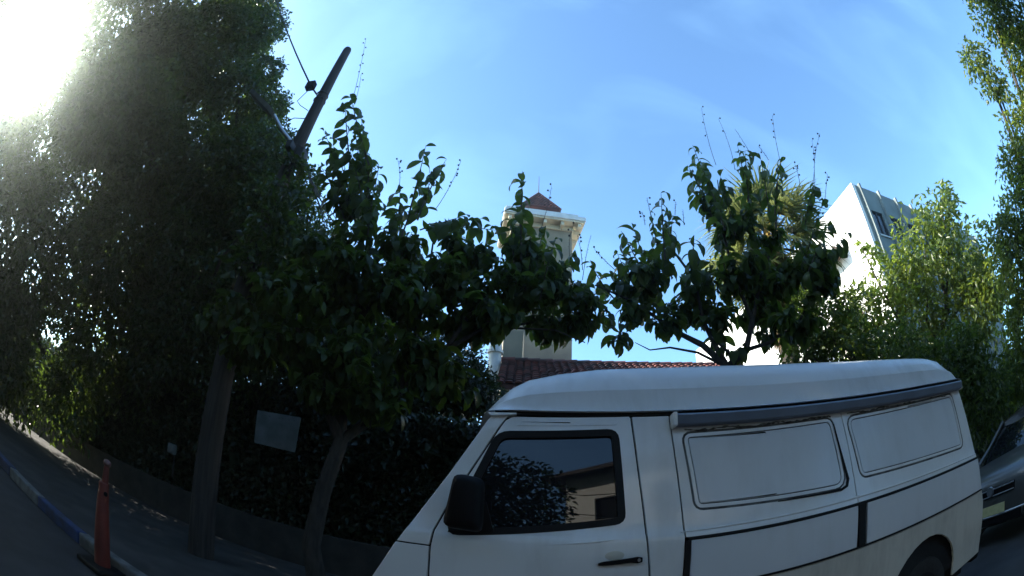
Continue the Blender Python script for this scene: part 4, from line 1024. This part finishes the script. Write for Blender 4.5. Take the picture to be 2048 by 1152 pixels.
# ---- fan palm
def frond_mesh(k):
    r_ = np.random.default_rng(30 + k); bm = bmesh.new()
    tube(bm, [(0, 0, 0), (0, .35, .05), (0, .72, .04)], [.02, .014, .008], 5)
    ns = 26
    for i in range(ns):
        an = -1.75 + 3.5 * i / (ns - 1); L = (.62 + .22 * math.cos(an * .75)) * r_.uniform(.92, 1.06); w0 = .022
        dv = Vector((math.sin(an), math.cos(an), .12 * math.cos(an))); sv = Vector((math.cos(an), -math.sin(an), 0))
        prev = None; dr = r_.uniform(.15, .62)
        for j, (t_, w_) in enumerate(((0, .35), (.4, 1), (.7, .62), (1.0, .04))):
            c = Vector((0, .70, .04)) + dv * L * t_ * (1 - .12 * t_ * t_) - Vector((0, 0, dr * t_ ** 3)) + sv * r_.normal() * .008 * t_
            row = [bm.verts.new(c - sv * w0 * w_), bm.verts.new(c + Vector((0, 0, .008 * w_))), bm.verts.new(c + sv * w0 * w_)]
            if prev:
                for q in (0, 1): bm.faces.new((prev[q], prev[q + 1], row[q + 1], row[q]))
            prev = row
    me = bpy.data.meshes.new('frond'); bm.to_mesh(me); bm.free(); me.materials.append(MT['palmleaf']); return me
FR = [frond_mesh(k) for k in range(3)]
pc = at_d(1535, 480, 9.4)
palm = thing('fan_palm', 'fan palm with a shaggy trunk standing before the white apartment block', 'palm tree', (pc[0], pc[1], .1))
bz = [(pc[0] + .02, pc[1], .05), (pc[0], pc[1], pc[2] * .5), (pc[0], pc[1], pc[2] - 1.6), (pc[0], pc[1], pc[2] - .9), (pc[0], pc[1], pc[2] + .1)]
tubeobj('trunk', bz, [.26, .2, .2, .24, .12], MT['bark'], palm, 14)
n = 2600
an = rng.uniform(0, 6.28, n); zz = pc[2] - .35 - rng.random(n) * 1.9; rr = .18 + rng.random(n) * .2 * (1 - (pc[2] - zz) / 3.2)
P = np.stack([pc[0] + rr * np.cos(an), pc[1] + rr * np.sin(an), zz], 1); D = np.stack([np.cos(an) * .25, np.sin(an) * .25, -np.ones(n)], 1) + rng.normal(size=(n, 3)) * .12
leaf_cloud('dry_skirt', P, D, np.stack([np.cos(an), np.sin(an), np.zeros(n)], 1), rng.uniform(.2, .5, n), rng.uniform(.015, .04, n), MT['drypalm'], palm, fold=.1, droop=.05)
for k in range(44):
    az = k * 2.39996; el = 1.25 - 2.35 * (k / 43) ** .85
    o = bpy.data.objects.new('frond', FR[k % 3]); COL.objects.link(o); o.parent = palm
    sc_ = rng.uniform(1.1, 1.5)
    o.matrix_local = Matrix.Translation(Vector((0, 0, pc[2] - .1 - .15 * k / 43 - .1))) @ Matrix.Rotation(az, 4, 'Z') @ Matrix.Rotation(el, 4, 'X') @ Matrix.Rotation(rng.normal() * .3, 4, 'Y') @ Matrix.Scale(sc_, 4)
n = 420
P = np.array(pc) + np.stack([rng.normal(0, .16, n), rng.normal(-.32, .12, n), rng.normal(-.05, .22, n)], 1)
D = rng.normal(size=(n, 3)); D[:, 2] -= .8
leaf_cloud('flower_cluster', P, D, rng.normal(size=(n, 3)), rng.uniform(.05, .12, n), rng.uniform(.02, .04, n), MT['palmfruit'], palm)

# ---- sunlit trees at right
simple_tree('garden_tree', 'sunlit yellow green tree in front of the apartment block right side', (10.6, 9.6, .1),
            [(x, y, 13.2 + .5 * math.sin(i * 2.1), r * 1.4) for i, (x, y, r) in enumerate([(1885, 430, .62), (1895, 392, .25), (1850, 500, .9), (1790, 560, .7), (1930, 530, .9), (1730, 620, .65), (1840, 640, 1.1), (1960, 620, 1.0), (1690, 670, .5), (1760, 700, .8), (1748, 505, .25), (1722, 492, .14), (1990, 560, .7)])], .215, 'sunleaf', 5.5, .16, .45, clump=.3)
simple_tree('garden_tree', 'dark shrub behind the rear end of the van roof', (6.6, 6.6, .1),
            [(1700, 690, 8.2, .6), (1800, 720, 8.2, .8), (1900, 740, 8.2, .8), (1640, 700, 8.2, .35), (1960, 800, 8, .8), (1930, 720, 8.4, .6), (1600, 700, 8, .4), (1650, 640, 8.2, .5), (1615, 600, 8.3, .38), (1585, 650, 8.1, .3), (1690, 610, 8.4, .35)], .12, 'bigleaf', 6.5, .1, .45)
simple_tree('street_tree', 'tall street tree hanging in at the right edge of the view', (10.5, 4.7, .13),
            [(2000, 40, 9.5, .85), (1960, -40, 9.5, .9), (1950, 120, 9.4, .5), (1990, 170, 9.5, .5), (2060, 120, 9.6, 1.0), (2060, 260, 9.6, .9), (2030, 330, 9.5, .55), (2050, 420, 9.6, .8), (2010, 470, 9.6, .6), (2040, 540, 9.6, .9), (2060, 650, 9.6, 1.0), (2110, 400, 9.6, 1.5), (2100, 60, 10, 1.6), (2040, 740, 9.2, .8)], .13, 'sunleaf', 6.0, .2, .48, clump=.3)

# ================================================================== across the street: mirrored in the van's window, and crowns added for shade
hb = thing('corner_house', 'white house with a dark tiled hip roof across the street, mirrored in the cab window', 'house', (7, -15, 0))
K = Frame((7.9, -6.9), R_(210))          # its front looks at the van and takes the sun
kw = [(1.0, 2.2, 1.0, 2.4), (4.0, 5.2, 1.0, 2.4), (1.0, 2.2, 5.2, 6.7), (3.9, 5.1, 5.2, 6.7), (6.2, 7.0, 5.2, 6.7)]
K.wall('front_wall', 'u', 0, 8, 0, 8.0, 0, .25, kw, MT['whitewall'], hb)
K.wall('back_wall', 'u', 0, 8, 0, 8.0, 6.75, .25, [], MT['whitewall'], hb)
K.wall('end_wall', 'v', .252, 6.748, 0, 8.0, 0, .25, [], MT['whitewall'], hb)
K.wall('end_wall', 'v', .252, 6.748, 0, 8.0, 7.75, .25, [], MT['whitewall'], hb)
for h in kw: K.boxobj('window', (h[0], h[1], .10, .14, h[2], h[3]), MT['darkglass'], hb)
K.slope('roof', [(-.7, -.5, 7.85), (8.7, -.5, 7.85), (5.6, 3.5, 10.3), (2.4, 3.5, 10.3)], .12, MT['tiledark'], hb)
K.slope('roof', [(-.7, 7.7, 7.85), (8.7, 7.7, 7.85), (5.6, 3.502, 10.3), (2.4, 3.502, 10.3)], .12, MT['tiledark'], hb)
K.slope('roof', [(-.7, -.49, 7.85), (-.7, 7.69, 7.85), (2.39, 3.5, 10.3)], .12, MT['tiledark'], hb)
K.slope('roof', [(8.7, -.49, 7.85), (8.7, 7.69, 7.85), (5.61, 3.5, 10.3)], .12, MT['tiledark'], hb)
def back_tree(label, base, blobs, size, dens=40, gap=False):
    t = thing('street_tree', label, 'tree', base)
    P, D, N, L, W_ = blob_leaves([(c, r, int(dens * r * r / size / size)) for c, r in blobs], size, .55, .2, .4, hole=sun_gap(1.5) if gap else None)
    leaf_cloud('foliage', P, D, N, L, W_, MT['ficus'], t)
    tubeobj('trunk', wob(base, (base[0], base[1], 3.5), 4, .04), [.25, .22, .2, .18, .16], MT['bark'], t, 10)
    return t
back_tree('broad dark street tree across the road, mirrored in the left of the cab window', (-3.0, -8.0, .13), [((-3, -8, 5.8), 2.3), ((-5, -8.4, 4.3), 2.0), ((-.8, -8.3, 5.4), 1.8), ((-7.2, -8.6, 4.6), 2.2), ((.2, -8.8, 3.2), 1.5)], .2)
back_tree('tall dark street tree across the road right of the white house', (14.5, -7.5, .13), [((14.5, -7.5, 6), 3.0), ((18, -8, 5.5), 3.0), ((12.5, -6.6, 5.0), 1.6)], .22)
def crown(x0, x1, y0, y1, z0, z1, r, step):  # clumps for high crowns added to shade the van and the road
    return [((x + rng.normal() * .4, y + rng.normal() * .4, rng.uniform(z0, z1)), r * rng.uniform(.85, 1.15)) for x in np.arange(x0, x1 + .1, step) for y in np.arange(y0, y1 + .1, step)]
back_tree('very tall unseen tree added across the road, its high crown shading the van', (1.5, -6.4, .13), crown(-4.5, 7.5, -6.5, -1.6, 10.0, 11.8, 2.0, 2.4), .3, 40)
back_tree('tall wide tree added just left of the white house to shade the van and road', (-9.5, -6.4, .13), crown(-15, -7, -6.5, -1.8, 9.5, 12.5, 2.2, 2.6), .3, 40, True)
back_tree('tall wide tree added beyond the white house to shade the van', (13, -6.4, .13), crown(10, 19, -6.5, -1.4, 8.5, 11.8, 2.2, 2.6), .3, 40)
back_tree('huge tree added at the far left, its crown keeping sun off the road', (-24, -6.4, .13), crown(-31, -18, -7, 3.2, 7.5, 15.5, 2.6, 3.3), .36, 40, True)  # this crown and the next are added to keep sun off the road
back_tree('huge tree added far down the street to keep sun off the road', (-40, -6.4, .13), crown(-46, -36, -8, 6, 5, 14, 3.2, 4.0), .42, 36, True)
back_tree('dense tree added across the road at the far left to block sky light', (-13, -8, .13), [((-11, -8, 5), 3.2), ((-15.5, -8, 6), 3.6), ((-20, -8.5, 6), 3.6), ((-26, -9, 7), 4.5)], .26)  # this tree and the next are added to block sky light on the van
back_tree('dense tree added across the road beyond the parked cars to block sky light', (25, -8, .13), [((22.5, -8, 6), 3.6), ((28, -8.5, 6), 4.0), ((35, -9, 7), 4.8)], .28)
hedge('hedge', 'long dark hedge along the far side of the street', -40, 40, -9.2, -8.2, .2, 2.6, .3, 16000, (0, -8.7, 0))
ob = thing('apartment_block', 'cream block of flats across the street left of the white house', 'building', (-20, -20, 0))
O = Frame((-4, -16), R_(180))
ow = [(1.2 + 3 * k, 2.8 + 3 * k, 1.2 + 3.1 * f, 2.7 + 3.1 * f) for k in range(8) for f in range(3)]
O.wall('front_wall', 'u', 0, 26, 0, 9.6, 0, .25, ow, MT['towerwall'], ob)
O.wall('back_wall', 'u', 0, 26, 0, 9.6, 9.75, .25, [], MT['towerwall'], ob)
for u in (0, 25.75): O.wall('end_wall', 'v', .252, 9.748, 0, 9.6, u, .25, [], MT['towerwall'], ob)
O.boxobj('flat_roof', (.26, 25.74, .26, 9.74, 9.2, 9.4), MT['shade_grey'], ob)
for h in ow: O.boxobj('window', (h[0], h[1], .12, .15, h[2], h[3]), MT['darkglass'], ob)
mast = thing('utility_pole', 'thin utility pole across the street before the white house', 'utility pole', (4.4, -7.0, .13))
tubeobj('shaft', [(4.4, -7, .1), (4.4, -7, 7.4)], [.11, .08], MT['polewood'], mast, 12)
for k, z in enumerate((4.7, 5.5)):
    tag(tubeobj('street_cable', bend((-40, -6.9, z + .3), (4.4, -6.9, z), .8, 10) + bend((4.4, -6.9, z), (40, -6.9, z + .2), .8, 10)[1:], .014, MT['cable'], None, 5), ('lower' if k == 0 else 'upper') + ' black cable strung along the far side of the street', 'cable')

# ================================================================== haze added to imitate the glare round the sun
bm = bmesh.new(); box(bm, -170, 170, -170, 170, -1, 27)
hm = bpy.data.materials.new('glare_haze'); hm.use_nodes = True; hm.node_tree.nodes.clear()
ho = hm.node_tree.nodes.new('ShaderNodeOutputMaterial'); hv = hm.node_tree.nodes.new('ShaderNodeVolumePrincipled')
hv.inputs['Color'].default_value = (.84, 1, .97, 1); hv.inputs['Density'].default_value = .0026; hv.inputs['Anisotropy'].default_value = .92
hm.node_tree.links.new(hv.outputs[0], ho.inputs['Volume'])
tag(finish('glare_haze', bm, hm), kind='stuff')
